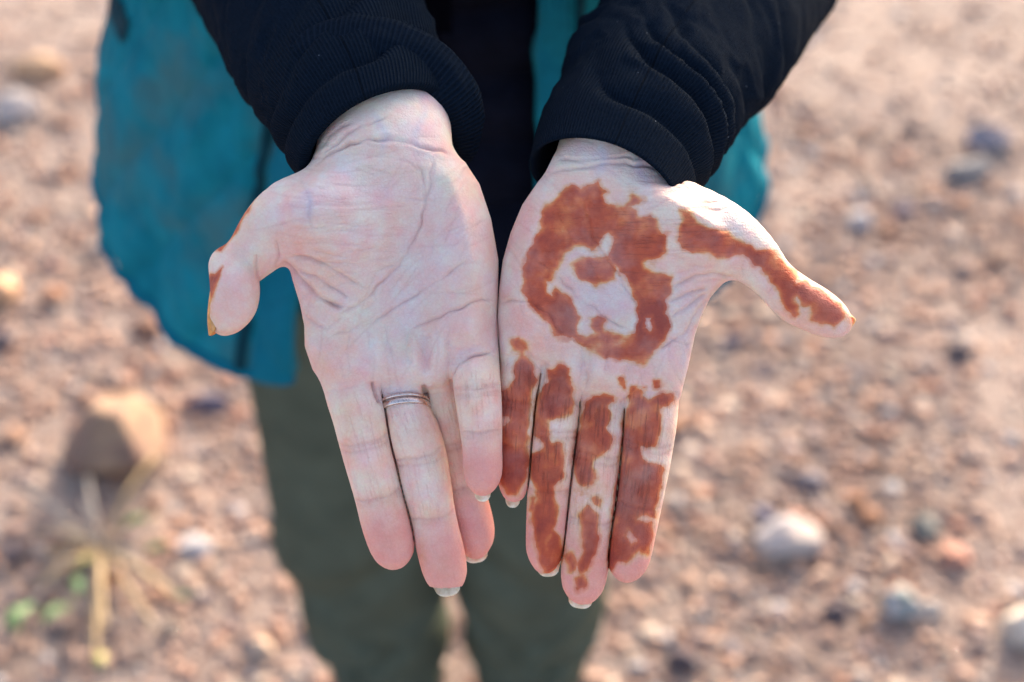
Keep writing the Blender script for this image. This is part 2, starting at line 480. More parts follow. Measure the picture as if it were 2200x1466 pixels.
HANDS = {
 'right': dict(     # the person's right hand, on the left of the picture, with the ring
  box=((385, 60), (1125, 1260), (-420, 150)),
  palm=[(700, 335), (650, 372), (600, 400), (575, 440), (590, 520), (622, 572), (632, 612), (645, 655), (654, 700), (655, 745), (672, 795),
        (702, 838), (750, 850), (795, 838), (820, 832), (862, 838), (905, 834), (955, 832), (978, 800), (1000, 772), (1066, 765), (1067, 715), (1070, 650),
        (1071, 560), (1055, 470), (1030, 395), (1000, 350), (950, 325), (880, 312), (780, 315)],
  H=66, r=62,
  bumps=[(690, 470, 120, 95, 56), (760, 430, 120, 90, 18), (1000, 500, 75, 150, 34), (985, 690, 70, 60, 14), (850, 680, 120, 90, -36), (880, 540, 55, 130, -22),
         (730, 770, 60, 45, 10), (860, 775, 45, 50, 4), (650, 660, 35, 70, -22), (945, 770, 22, 50, 8), (892, 765, 13, 50, 10), (918, 770, 12, 50, -4), (850, 745, 14, 40, -4), (815, 760, 13, 45, 7), (968, 740, 8, 40, -6), (985, 720, 55, 45, 8), (830, 350, 120, 30, 8)],
  fingers=dict(
   index=dict(pts=[(745, 740, -12, 56), (757, 830, -8, 60), (774, 895, 2, 58), (791, 970, 6, 55), (812, 1060, 8, 50), (828, 1120, 8, 51), (842, 1170, 6, 47), (846, 1190, 2, 32)],
              cr=[838, 957, 1068], az=.86, tip=1221),
   middle=dict(pts=[(852, 740, -14, 50), (864, 830, -14, 48), (869, 872, -10, 48), (889, 935, -2, 56), (908, 1000, 0, 54), (930, 1110, 0, 48), (946, 1180, 0, 49), (956, 1224, -2, 46), (961, 1246, -6, 32)],
              cr=[848, 985, 1110], az=.88, tip=1278),
   ring=dict(pts=[(935, 740, -24, 46), (948, 830, -38, 46), (968, 930, -60, 48), (988, 1030, -68, 47), (1010, 1110, -66, 47), (1018, 1146, -66, 44), (1022, 1170, -70, 30)],
              cr=[838, 955, 1050], az=.88, tip=1198),
   little=dict(pts=[(1012, 700, -4, 48), (1020, 770, 8, 50), (1025, 830, 34, 49), (1031, 890, 44, 46), (1036, 960, 44, 41), (1037, 1012, 40, 40), (1037, 1034, 36, 29)],
              cr=[782, 845, 925], az=.9, tip=1065)),
  thumb=[dict(pts=[(690, 470, 10, 100), (625, 475, 14, 84), (585, 500, 10, 71), (548, 540, 4, 58), (520, 568, 0, 52), (500, 592, -4, 47), (492, 614, -10, 40)], az=.9),
         dict(pts=[(494, 572, 16, 45), (504, 608, 32, 52), (504, 648, 34, 50), (493, 675, 28, 42), (483, 691, 20, 31)], az=.92)],
  arm=[(826, 345, -18, 148), (826, 270, -84, 144), (812, 180, -210, 130), (770, 110, -330, 128), (700, 20, -560, 135)],
  armaz=.72,
 ),
 'left': dict(      # the person's left hand, on the right of the picture, stained with henna
  box=((1030, 120), (1880, 1300), (-420, 150)),
  palm=[(1200, 352), (1155, 392), (1122, 440), (1097, 500), (1080, 560), (1072, 620), (1068, 680), (1072, 730), (1078, 770), (1120, 775), (1160, 785), (1200, 818),
        (1250, 850), (1300, 862), (1340, 866), (1400, 852), (1460, 850), (1478, 790), (1493, 720), (1506, 680), (1526, 640), (1556, 605), (1590, 570), (1600, 510),
        (1560, 452), (1510, 420), (1460, 390), (1410, 362), (1300, 340)],
  H=66, r=62,
  bumps=[(1480, 490, 120, 90, 44), (1400, 450, 110, 90, 20), (1130, 520, 65, 150, 30), (1130, 690, 60, 55, 12), (1270, 640, 110, 110, -34), (1250, 480, 50, 120, -14),
         (1400, 780, 60, 45, 10), (1290, 790, 45, 45, 8), (1200, 745, 40, 40, 6), (1530, 640, 50, 45, -30), (1310, 365, 120, 30, 6), (1250, 790, 12, 50, -8), (1275, 800, 14, 50, 8), (1345, 790, 12, 50, -7), (1172, 745, 10, 40, -8)],
  fingers=dict(
   index=dict(pts=[(1412, 745, -10, 54), (1402, 840, -6, 56), (1397, 905, 2, 56), (1387, 985, 6, 53), (1371, 1085, 8, 49), (1358, 1150, 8, 48), (1350, 1197, 6, 45), (1347, 1218, 2, 32)],
              cr=[845, 962, 1088], az=.86, tip=1250),
   middle=dict(pts=[(1303, 760, -14, 50), (1296, 850, -14, 47), (1291, 920, -4, 48), (1281, 1000, 2, 51), (1270, 1095, 4, 51), (1260, 1180, 4, 50), (1254, 1242, 2, 47), (1252, 1264, -4, 33)],
              cr=[858, 985, 1118], az=.88, tip=1297),
   ring=dict(pts=[(1218, 730, -14, 46), (1202, 810, -12, 46), (1192, 900, -2, 49), (1184, 1000, 2, 47), (1178, 1090, 0, 45), (1173, 1160, -2, 42), (1171, 1182, -4, 38), (1171, 1203, -8, 28)],
              cr=[815, 935, 1055], az=.88, tip=1232),
   little=dict(pts=[(1132, 690, -8, 46), (1121, 760, -8, 44), (1116, 840, -4, 42), (1110, 920, 0, 39), (1106, 990, 2, 36), (1104, 1030, 0, 33), (1104, 1051, -4, 26)],
              cr=[770, 868, 958], az=.9, tip=1080)),
  thumb=[dict(pts=[(1470, 490, 10, 96), (1550, 510, 16, 76), (1610, 548, 14, 60), (1660, 598, 10, 47), (1705, 640, 10, 52), (1748, 664, 10, 50), (1778, 681, 8, 44), (1797, 692, 6, 34)], az=.9)],
  arm=[(1306, 372, -16, 120), (1322, 300, -96, 116), (1362, 210, -230, 112), (1430, 120, -390, 122), (1500, 40, -560, 130)],
  armaz=.72,
 )}

def Z1(x, y): return (400 + x / 2.256, 150 + y / 2.256)
def Z4(x, y): return (1050 + x / 2.931, 350 + y / 2.931)
def Z3(x, y): return (1040 + x / 2.683, 280 + y / 2.683)
def Zf(x, y): return (1030 + x / 2.29, 700 + y / 2.29)
def tr(f, l): return [f(*p) for p in l]

# skin folds: (points, half-width, depth, colour strength)
FOLDS = {
 'right': [
  (tr(Z1, [(1090, 400), (1140, 500), (1160, 600), (1140, 740), (1090, 860), (1020, 960), (930, 1060), (830, 1150), (700, 1200)]), 4.5, 5, .8),
  (tr(Z1, [(1500, 1115), (1390, 1130), (1270, 1175), (1150, 1235), (1080, 1270)]), 4.5, 5, .8),
  (tr(Z1, [(1370, 920), (1240, 1010), (1090, 1110), (960, 1190), (800, 1270)]), 4, 4, .7),
  (tr(Z1, [(470, 925), (545, 1000), (630, 1085), (720, 1140), (800, 1160)]), 7, 12, .9),
  (tr(Z1, [(500, 905), (600, 920), (700, 960), (790, 1010), (850, 1050)]), 5, 7, .7),
  (tr(Z1, [(520, 960), (620, 1000), (720, 1060), (800, 1110)]), 5, 6, .6),
  (tr(Z1, [(600, 880), (720, 890), (840, 880), (930, 850)]), 4, 3, .4),
  (tr(Z1, [(630, 940), (740, 930), (830, 950)]), 4, 4, .5),
  (tr(Z1, [(440, 820), (450, 900), (440, 960)]), 4, 4, .6),
  (tr(Z1, [(330, 890), (345, 960), (355, 1030)]), 4, 4, .5),
  (tr(Z1, [(545, 520), (590, 600), (600, 700), (610, 800)]), 7, 3, .9),
  (tr(Z1, [(640, 450), (720, 395), (850, 345), (980, 335), (1090, 355), (1200, 395), (1320, 412)]), 5, 7, .8),
  (tr(Z1, [(660, 420), (760, 330), (860, 270), (990, 230)]), 5, 5, .6),
  (tr(Z1, [(640, 390), (700, 310), (800, 240)]), 5, 4, .5),
  (tr(Z1, [(690, 420), (790, 370), (900, 320)]), 4, 4, .5),
  (tr(Z1, [(1010, 420), (1090, 450), (1130, 500)]), 4, 3, .4),
  (tr(Z1, [(1200, 440), (1180, 560), (1150, 650)]), 5, 4, .4),
  (tr(Z1, [(560, 1180), (680, 1250), (760, 1190)]), 5, 5, .5),
  (tr(Z1, [(700, 1290), (820, 1250), (920, 1180)]), 4, 4, .5),
  (tr(Z1, [(1250, 1260), (1270, 1340), (1290, 1450)]), 14, 5, .1), (tr(Z1, [(1080, 1250), (1065, 1340), (1090, 1430)]), 13, 5, .1),
  (tr(Z1, [(960, 1230), (975, 1330), (1000, 1400)]), 13, 5, .1), (tr(Z1, [(1165, 1270), (1160, 1380), (1150, 1480)]), 14, 5, .08),
  ([(797, 820), (807, 842), (815, 870)], 7, 12, .7), ([(910, 825), (914, 840), (918, 865)], 7, 12, .7),
  ([(970, 810), (985, 785), (1020, 765), (1060, 757)], 5, 10, .6),
 ],
 'left': [
  (tr(Z4, [(540, 170), (590, 250), (625, 360), (640, 470), (735, 590), (850, 760), (930, 900), (962, 1120)]), 4, 4, .7),
  (tr(Z4, [(620, 165), (640, 260), (628, 340)]), 4, 3, .5),
  (tr(Z4, [(430, 300), (510, 440), (530, 540)]), 3.5, 3, .4),
  (tr(Z4, [(270, 600), (420, 700), (560, 840), (700, 950), (840, 1040), (930, 1085)]), 4, 4, .6),
  (tr(Z4, [(50, 885), (140, 860), (250, 875), (380, 950), (450, 1060), (590, 1150), (720, 1180)]), 4.5, 5, .7),
  (tr(Z4, [(740, 1080), (755, 1180), (730, 1330)]), 4, 3, .4),
  (tr(Z3, [(1000, 1280), (1150, 1170), (1250, 1030), (1310, 960)]), 6, 6, .5),
  (tr(Z3, [(1080, 900), (1200, 850), (1330, 820), (1450, 850)]), 5, 6, .5),
  (tr(Z3, [(1060, 1000), (1160, 940), (1290, 900)]), 5, 5, .5), (tr(Z3, [(1080, 1090), (1180, 1010), (1290, 930)]), 5, 5, .4),
  (tr(Z3, [(1070, 1190), (1130, 1230), (1190, 1230)]), 4, 4, .4),
  (tr(Z3, [(1500, 740), (1480, 800), (1490, 850)]), 4, 3, .5),
  (tr(Z3, [(1680, 860), (1640, 950)]), 4, 3, .5),
  (tr(Z3, [(380, 240), (520, 225), (680, 200), (850, 195), (1000, 215), (1110, 260)]), 5, 6, .7),
  (tr(Z3, [(400, 170), (560, 165), (720, 160), (900, 160)]), 4, 3, .4),
  (tr(Z3, [(1020, 260), (1130, 300), (1200, 350)]), 4, 3, .3),
  (tr(Zf, [(210, 100), (250, 150), (290, 210)]), 5, 8, .5), (tr(Zf, [(330, 170), (310, 260), (300, 330)]), 5, 7, .5),
  (tr(Zf, [(460, 340), (480, 400)]), 5, 9, .6), (tr(Zf, [(690, 380), (715, 375), (740, 350)]), 5, 9, .6),
  (tr(Zf, [(520, 210), (525, 320)]), 6, 5, .3),
 ]}

HENNA_IN = [
 tr(Z4, [(440, 215), (480, 165), (530, 155), (590, 165), (625, 140), (680, 130), (700, 165), (730, 190), (720, 215), (735, 245), (790, 265), (850, 275), (880, 240), (905, 195), (935, 215),
         (970, 235), (940, 262), (880, 275), (925, 300), (930, 340), (960, 340), (1010, 330), (1050, 350), (1070, 390), (1060, 420), (1110, 470), (1105, 580), (1050, 600), (1000, 610), (1030, 680),
         (1100, 720), (1150, 720), (1130, 770), (1140, 810), (1100, 870), (1105, 930), (1125, 1010), (1115, 1110), (1060, 1170), (1000, 1230), (975, 1265), (930, 1268), (870, 1240), (760, 1225),
         (690, 1215), (630, 1200), (580, 1140), (530, 1110), (450, 1090), (420, 1050), (370, 990), (310, 950), (260, 900), (225, 840), (220, 720), (235, 610), (265, 560), (290, 500), (330, 460),
         (340, 380), (350, 310), (380, 260), (420, 235)]),
 tr(Z3, [(1135, 465), (1190, 475), (1225, 520), (1290, 560), (1400, 590), (1480, 640), (1560, 690), (1650, 700), (1740, 770), (1800, 830), (1800, 890), (1850, 860), (1930, 910), (2000, 970),
         (2080, 1050), (2070, 1090), (2020, 1125), (1950, 1120), (1880, 1095), (1880, 1020), (1830, 1000), (1800, 940), (1780, 980), (1815, 1060), (1790, 1085), (1740, 1040), (1710, 980), (1680, 900),
         (1640, 840), (1560, 760), (1500, 710), (1430, 710), (1390, 720), (1340, 745), (1300, 700), (1230, 690), (1150, 680), (1125, 640), (1130, 560), (1150, 520)]),
 tr(Zf, [(165, 75), (195, 60), (235, 85), (240, 115), (215, 130), (225, 150), (255, 200), (265, 280), (245, 350), (245, 440), (230, 530), (225, 600), (220, 690), (215, 770), (180, 820), (150, 810),
         (120, 760), (105, 690), (98, 560), (105, 500), (130, 500), (160, 480), (155, 450), (130, 440), (105, 440), (112, 330), (150, 310), (190, 270), (180, 200), (200, 140), (165, 120)]),
 tr(Zf, [(345, 215), (400, 200), (440, 215), (440, 290), (460, 310), (445, 350), (440, 420), (400, 450), (340, 465), (330, 530), (340, 580), (405, 590), (405, 740), (360, 790), (370, 870), (370, 960),
         (360, 1000), (400, 1050), (412, 1130), (390, 1190), (340, 1210), (300, 1150), (285, 1080), (290, 1020), (275, 950), (290, 860), (290, 800), (258, 740), (262, 640), (330, 610), (320, 570),
         (270, 540), (270, 430), (315, 310), (350, 280)]),
 tr(Zf, [(560, 345), (610, 335), (660, 350), (660, 370), (625, 400), (640, 440), (630, 490), (610, 500), (640, 540), (630, 600), (570, 660), (550, 700), (570, 740), (520, 790), (480, 740), (466, 650),
         (480, 560), (505, 500), (498, 460), (530, 400)]),
 tr(Zf, [(500, 930), (530, 900), (570, 940), (580, 1030), (560, 1110), (530, 1190), (500, 1210), (495, 1170), (520, 1100), (505, 1010)]),
 tr(Zf, [(428, 1130), (455, 1120), (470, 1200), (445, 1210)]), tr(Zf, [(470, 1235), (510, 1225), (520, 1280), (490, 1285)]),
 tr(Zf, [(750, 300), (805, 310), (800, 350), (830, 370), (900, 340), (950, 350), (945, 370), (880, 390), (885, 470), (875, 540), (860, 585), (790, 590), (790, 640), (830, 690), (885, 690), (880, 800),
         (870, 860), (865, 940), (800, 920), (745, 940), (760, 1000), (790, 975), (840, 970), (840, 1050), (820, 1110), (800, 1115), (800, 1080), (760, 1120), (720, 1160), (680, 1150), (650, 1190),
         (638, 1130), (655, 1010), (675, 970), (655, 900), (675, 800), (695, 700), (712, 560), (712, 480), (738, 410), (770, 380), (740, 350)]),
 tr(Zf, [(690, 255), (705, 260), (712, 300), (700, 290)]), tr(Zf, [(865, 270), (885, 268), (885, 300), (868, 298)]),
 tr(Zf, [(575, 855), (592, 860), (590, 885), (574, 880)]), tr(Zf, [(250, 860), (268, 855), (268, 900), (252, 900)]),
]
HENNA_OUT = [
 tr(Z4, [(500, 560), (545, 530), (600, 525), (650, 540), (690, 520), (700, 470), (745, 420), (800, 455), (800, 500), (770, 560), (760, 590), (700, 600), (640, 600), (560, 620), (515, 640), (540, 690),
         (590, 740), (660, 770), (740, 760), (780, 720), (795, 640), (830, 680), (880, 740), (905, 800), (930, 870), (935, 950), (935, 1060), (910, 1080), (800, 1075), (730, 1060), (720, 1010), (735, 995),
         (690, 975), (640, 990), (690, 1070), (620, 1105), (560, 1085), (560, 1030), (570, 980), (525, 920), (500, 870), (440, 800), (420, 785), (405, 850), (385, 850), (360, 790), (355, 740), (390, 740),
         (400, 690), (430, 650), (470, 600)]),
 tr(Z4, [(985, 980), (1030, 970), (1040, 1030), (1020, 1060), (985, 1040)]),
 tr(Z4, [(970, 630), (1010, 605), (1060, 650), (1035, 675), (985, 660)]),
 tr(Zf, [(705, 1030), (735, 990), (770, 1010), (795, 1060), (740, 1085)]),
 tr(Zf, [(345, 1030), (330, 1090), (325, 1060)]),
]
TINT = {'right': [(400, 5), (0, 0)], 'left': []}

def build_hand(which):
    H = HANDS[which]
    (bx0, by0), (bx1, by1), (bz0, bz1) = H['box']
    g = Grid((bx0 - 1100, 733 - by1, bz0), (bx1 - 1100, 733 - by0, bz1), 3.0)
    X2, Y2 = np.meshgrid(g.ax[0], g.ax[1], indexing='ij')
    PXX, PYY = X2 + 1100, 733 - Y2
    d2 = poly_sdf(H['palm'], PXX, PYY)
    front = np.zeros_like(X2)
    for (bx, by, sx, sy, a) in H['bumps']:
        front += a * np.exp(-(((PXX - bx) / sx) ** 2 + ((PYY - by) / sy) ** 2))
    front *= sstep(5, 60, -d2)
    Z = g.ax[2][None, None, :].astype(np.float32)
    zz = Z - (front[:, :, None] * sstep(-30, 40, Z)).astype(np.float32)
    r, hh = H['r'], H['H']
    qx = (d2[:, :, None] + r).astype(np.float32); qz = np.abs(zz + 6) - (hh - r)
    palm = np.sqrt(np.maximum(qx, 0) ** 2 + np.maximum(qz, 0) ** 2) + np.minimum(np.maximum(qx, qz), 0) - r
    fs, info = [], []
    for nm, f in H['fingers'].items():
        D, C = chain_sdf(g, Up(f['pts']), 26, f['az'])
        fs.append(D - 1.5); info.append((nm, f, C))
    fin = []
    gap = (0.2 + 1.9 * sstep(-26, 20, g.ax[2]))[None, None, :].astype(np.float32)
    for i, D in enumerate(fs):
        o = None
        for j in range(4):
            if j != i: o = fs[j] if o is None else np.minimum(o, fs[j])
        fin.append(np.maximum(D, (D - o) * 0.5 + gap))
    body = palm
    A, _ = chain_sdf(g, Up(H['arm']), 20, H['armaz'], 90)
    body = smin(body, A, 42)
    t0, _ = chain_sdf(g, Up(H['thumb'][0]['pts']), 26, H['thumb'][0]['az'])
    body = smin(body, t0, 30)
    if len(H['thumb']) > 1:
        t1, _ = chain_sdf(g, Up(H['thumb'][1]['pts']), 20, H['thumb'][1]['az'])
        body = smin(body, t1, 9)
    F4 = np.minimum(np.minimum(fin[0], fin[1]), np.minimum(fin[2], fin[3]))
    body = smin(body, F4, 15)
    # open the forearm end of the box: the arm runs on inside the sleeve
    V, Q = surface_nets(body, g)
    V = smooth_mesh(V, Q, 3, 0.5)
    N = vnormals(V, Q)
    k = FPX / (FPX - V[:, 2])
    px = 1100 + V[:, 0] * k; py = 733 - V[:, 1] * k
    wf = sstep(0.05, 0.45, N[:, 2])
    disp = np.zeros(len(V)); crease = np.zeros(len(V)); pink = np.zeros(len(V)); yel = np.zeros(len(V))
    lin = np.stack([py, px, V[:, 2] * 0], 1); linw = np.zeros(len(V))
    # which finger is each vertex on
    best = np.full(len(V), 1e9); along = np.zeros(len(V)); lat = np.zeros(len(V)); which_f = -np.ones(len(V), int)
    for fi, (nm, f, C) in enumerate(info):
        for a, b in zip(C[:-1], C[1:]):
            e = b[:3] - a[:3]; L = np.linalg.norm(e) + 1e-9
            rel = V - a[:3]
            t = np.clip(rel @ e / (L * L), 0, 1)
            q = rel - t[:, None] * e
            d = np.linalg.norm(q, axis=1) - (a[3] + t * (b[3] - a[3]))
            m = d < best
            yy = 733 - (a[1] + t * e[1]) * FPX / (FPX - a[2])
            best[m] = d[m]; which_f[m] = fi; along[m] = yy[m]
            side = np.array([e[1], -e[0], 0]) / L
            lat[m] = (q @ side)[m]
    fwarm = np.zeros(len(V))
    for fi, (nm, f, C) in enumerate(info):
        m = (which_f == fi) & (best < 14)
        base = f['cr'][0]
        on = m & (along > base - 6)
        ff = np.where(on, 1.0, 0.0)
        fwarm = np.where(m, sstep(base - 25, base + 45, along), fwarm)
        wob = 4 * vnoise(np.stack([lat / 30 + fi * 9, along * 0, along * 0], 1), 5)
        bow = -((lat / 45) ** 2) * 5
        for ci, cy in enumerate(f['cr']):
            k_ = 0.35 if ci == 0 else 1.0
            for off, st in (((-5, 1), (9, .8)) if ci == 1 else ((0, 1), (10, .35))):
                q = along - (cy + off) - wob - bow
                disp -= ff * wf * st * k_ * 2.2 * np.exp(-(q / 3.2) ** 2)
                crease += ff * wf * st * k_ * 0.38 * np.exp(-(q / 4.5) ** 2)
            q = along - cy - 2
            disp -= ff * wf * 1.8 * k_ * np.exp(-(q / 20) ** 2)
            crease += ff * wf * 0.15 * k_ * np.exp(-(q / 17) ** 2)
        nzl = vnoise(np.stack([px / 24, py / 24, px * 0 + fi], 1), 61)
        segs = f['cr'] + [f['tip'] - 12]
        for a_, b_ in zip(segs[:-1], segs[1:]):
            t_ = np.clip((along - a_) / (b_ - a_), 0, 1)
            disp += ff * wf * 4.2 * np.sin(t_ * math.pi) ** 1.2 * np.exp(-(lat / 34) ** 2)
        pink += ff * sstep(f['cr'][2] - 25, f['cr'][2] + 75, along + 10 * nzl) * 0.95
        linw = np.where(on, sstep(base, base + 25, along) * (1 - 0.6 * sstep(f['cr'][2], f['cr'][2] + 30, along)), linw)
        lin[on] = np.stack([lat[on] + fi * 300, along[on], V[on, 2]], 1)
    notf = ~((which_f >= 0) & (best < 14) & (along > np.array([info[i][1]['cr'][0] for i in which_f.clip(0)]) - 6))
    for pts, wd, dep, cs in FOLDS[which]:
        wd, dep = wd * 0.68, dep * 0.75
        P = np.array(pts)
        lo, hi = P.min(0) - 40, P.max(0) + 40
        m = np.where((px > lo[0]) & (px < hi[0]) & (py > lo[1]) & (py < hi[1]))[0]
        wob = np.stack([px[m] / 22, py[m] / 22, np.zeros(len(m))], 1)
        d, tt = line_dist(P, px[m] + 4 * vnoise(wob, 8), py[m] + 4 * vnoise(wob, 9))
        taper = sstep(0, 0.12, tt) * (1 - sstep(0.85, 1, tt)) * 0.85 + 0.15
        taper = taper * np.clip(0.85 + 0.7 * vnoise(np.stack([px[m] / 34, py[m] / 34, np.full(len(m), wd * 7)], 1), 12), 0.4, 1.15)
        disp[m] -= wf[m] * dep * taper * (np.exp(-(d / wd) ** 2) - 0.28 * np.exp(-((d - 2.8 * wd) / (1.6 * wd)) ** 2))
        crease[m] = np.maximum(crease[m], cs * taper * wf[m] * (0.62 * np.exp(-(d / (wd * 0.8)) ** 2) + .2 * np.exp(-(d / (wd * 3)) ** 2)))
    # short fine secondary lines, scattered over palm, thumb base and wrist
    rg = np.random.default_rng(5 if which == 'right' else 6)
    mir = 1 if which == 'right' else -1
    x0, x1 = (600, 1060) if which == 'right' else (1085, 1560)
    thx, hyx = (700, 1000) if which == 'right' else (1480, 1140)
    for _ in range(150):
        cx_, cy_ = rg.uniform(x0, x1), rg.uniform(300, 835)
        if cy_ > 720: a_ = math.pi / 2 + rg.normal(0, .3)
        elif abs(cx_ - thx) < 130 and cy_ < 620: a_ = rg.normal(0, .16) + mir * 0.05
        elif cy_ < 360: a_ = rg.normal(0, .2)
        else: a_ = -mir * rg.normal(.75, .35)
        L_ = rg.uniform(25, 75); bend = rg.normal(0, 6)
        P = np.array([(cx_ + math.cos(a_) * q * L_ - math.sin(a_) * bend * (1 - q * q), cy_ + math.sin(a_) * q * L_ + math.cos(a_) * bend * (1 - q * q)) for q in (-1, -.5, 0, .5, 1)])
        lo, hi = P.min(0) - 14, P.max(0) + 14
        m = np.where((px > lo[0]) & (px < hi[0]) & (py > lo[1]) & (py < hi[1]) & notf)[0]
        if len(m) == 0: continue
        d, tt = line_dist(P, px[m], py[m])
        tp = np.sin(np.clip(tt, 0, 1) * math.pi) ** .6 * wf[m] * rg.uniform(.4, 1)
        disp[m] -= 1.5 * tp * np.exp(-(d / 3.0) ** 2)
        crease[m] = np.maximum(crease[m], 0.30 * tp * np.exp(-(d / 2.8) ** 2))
    vein = np.zeros(len(V))
    for P in ([[(905, 190), (915, 240), (890, 290), (905, 340)], [(800, 240), (830, 290), (820, 330)], [(655, 395), (665, 430), (662, 480)]] if which == 'right' else
              [[(1290, 310), (1300, 345), (1280, 380)], [(1380, 325), (1370, 365), (1400, 400)], [(1480, 720), (1470, 780), (1478, 830)]]):
        d, tt = line_dist(P, px, py)
        vein = np.maximum(vein, np.exp(-(d / 9) ** 2) * np.sin(np.clip(tt, .02, .98) * math.pi) ** .5)
    # thenar wrinkles run across the ball of the thumb
    cxm, cym = (770, 470) if which == 'right' else (1410, 480)
    linw = np.where(notf, 0.5 * np.exp(-(((px - cxm) / 150) ** 2 + ((py - cym) / 120) ** 2)) + (0.10 if which == 'right' else 0.24), linw)
    pt = np.stack([px / 60, py / 60, V[:, 2] / 60], 1)
    disp += 1.6 * wf * fbm(pt, 3, 21)
    disp += 0.9 * wf * fbm(pt * 3.2, 3, 31)
    V = V + N * disp[:, None]
    # skin colour: pale, with pink pads, violet joints, yellowish tendons
    base = np.array([0.775, 0.615, 0.495])
    col = np.repeat(base[None], len(V), 0)
    col = col * (1 - fwarm[:, None]) + fwarm[:, None] * np.array([0.86, 0.63, 0.475])
    nz = fbm(pt * 0.55 + 3, 3, 41)
    if which == 'right':
        pads = [(985, 690, 70, 60, .7), (730, 780, 60, 60, .55), (690, 590, 60, 60, .5), (990, 460, 50, 90, .35), (498, 640, 50, 60, .8), (640, 520, 45, 40, .6), (820, 650, 30, 25, .5), (870, 770, 50, 40, .3)]
        viol = [(655, 420, 30, 60, .5), (860, 350, 90, 40, .3), (770, 400, 100, 70, .35), (940, 540, 60, 90, .3), (850, 830, 40, 20, .6), (900, 260, 50, 40, .5), (890, 600, 100, 110, .7), (800, 420, 110, 60, .3)]
        yelw = [(890, 740, 25, 50, .6), (940, 780, 20, 50, .6), (720, 590, 80, 40, .35), (820, 620, 60, 90, .25), (780, 900, 40, 30, .6), (905, 920, 40, 30, .8), (820, 800, 30, 40, .5)]
        tints = [(905, 930, 38, 26, .34), (800, 900, 32, 26, .18), (850, 1085, 40, 22, .3), (840, 1150, 35, 40, .2), (950, 1215, 34, 40, .24), (908, 1190, 10, 30, .5), (1010, 395, 20, 14, .2), (700, 730, 14, 18, .2),
                 (470, 720, 60, 14, .35), (445, 660, 12, 60, .8), (552, 640, 14, 50, .3), (1000, 1010, 20, 14, .25), (748, 930, 12, 60, .3), (530, 470, 12, 40, .3), (835, 800, 22, 20, .16)]  # stains, plus warm bounce light painted on thumb underside and finger edges
    else:
        pads = [(1130, 690, 60, 55, .75), (1400, 790, 70, 60, .6), (1200, 750, 50, 40, .5), (1130, 500, 40, 110, .5), (1300, 790, 60, 40, .35), (1760, 680, 60, 40, .8), (1500, 580, 60, 40, .5), (1220, 390, 80, 20, .3)]
        viol = [(1320, 345, 90, 30, .6), (1290, 620, 70, 70, .35), (1480, 740, 30, 60, .5), (1500, 660, 40, 40, .4), (1550, 480, 60, 30, .2), (1290, 620, 110, 100, .5)]
        yelw = [(1270, 800, 20, 60, .6), (1440, 900, 20, 100, .5), (1200, 780, 20, 30, .4), (1290, 830, 40, 30, .3)]
        tints = [(1090, 640, 18, 16, .3), (1120, 520, 12, 40, .15), (1350, 410, 40, 14, .3), (1520, 430, 16, 14, .3), (1830, 690, 16, 20, .7), (1700, 600, 30, 20, .5), (1745, 665, 60, 36, .42), (1280, 1055, 44, 22, .5), (1245, 1075, 24, 70, .5), (1190, 960, 40, 26, .5), (1185, 1045, 34, 20, .5), (1258, 1160, 26, 40, .4), (1365, 1110, 40, 24, .4),
                 (1440, 930, 16, 20, .3), (1175, 1000, 50, 30, .35), (1285, 930, 36, 60, .4), (1340, 1180, 40, 50, .3), (1170, 1120, 36, 70, .25), (1650, 560, 14, 14, .3), (1262, 1210, 34, 50, .25)]
    gs = lambda L: np.clip(sum(a * np.exp(-(((px - x) / sx) ** 2 + ((py - y) / sy) ** 2)) for x, y, sx, sy, a in L), 0, 1)
    n1 = fbm(pt * 1.7 + 11, 3, 43)[:, None]; n2 = fbm(pt * 1.3 + 23, 3, 47)[:, None]; n3 = fbm(pt * 4 + 31, 2, 53)[:, None]
    col = col * (1 + 0.22 * np.clip(n1, -.5, .5) * np.array([0.25, -1.0, -0.9]) + 0.20 * np.clip(n2, -.5, .5) * np.array([0.1, 0.0, -1.0]) + 0.10 * n3 * np.array([.3, -1, -.8]))
    pk = np.clip(pink + gs(pads) * (0.62 + 0.5 * nz), 0, 1)[:, None]
    col = col * (1 - pk) + pk * np.array([0.78, 0.375, 0.30])
    vi = np.clip(gs(viol) + 0.25 * np.clip(nz, 0, 1), 0, 1)[:, None]
    col = col * (1 - 0.55 * vi) + 0.55 * vi * np.array([0.66, 0.575, 0.57])
    ye = gs(yelw)[:, None]
    col = col * (1 - 0.55 * ye) + 0.55 * ye * np.array([0.72, 0.58, 0.44])
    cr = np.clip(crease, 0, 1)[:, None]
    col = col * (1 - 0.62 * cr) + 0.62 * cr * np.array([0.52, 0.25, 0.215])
    col = col * (1 - 0.4 * vein[:, None]) + 0.4 * vein[:, None] * np.array([0.52, 0.53, 0.60])
    tint = gs(tints)
    hen = np.zeros(len(V))
    if which == 'left':
        wx = px + 3.5 * vnoise(np.stack([px / 16, py / 16, px * 0], 1), 51); wy = py + 3.5 * vnoise(np.stack([px / 16, py / 16, px * 0], 1), 52)
        sdm = np.full(len(V), 1e3)
        for P in HENNA_IN: sdm = np.minimum(sdm, poly_sdf(P, wx, wy))
        for P in HENNA_OUT: sdm = np.maximum(sdm, -poly_sdf(P, wx, wy))
        hen = np.clip(0.53 + 0.09 * fwarm - sdm / 30.0, 0, 0.80) * sstep(-0.15, 0.1, N[:, 2])
    else:
        sdm = poly_sdf([(462, 592), (478, 574), (470, 600), (462, 625), (456, 648), (440, 660), (440, 600), (452, 588)], px, py)
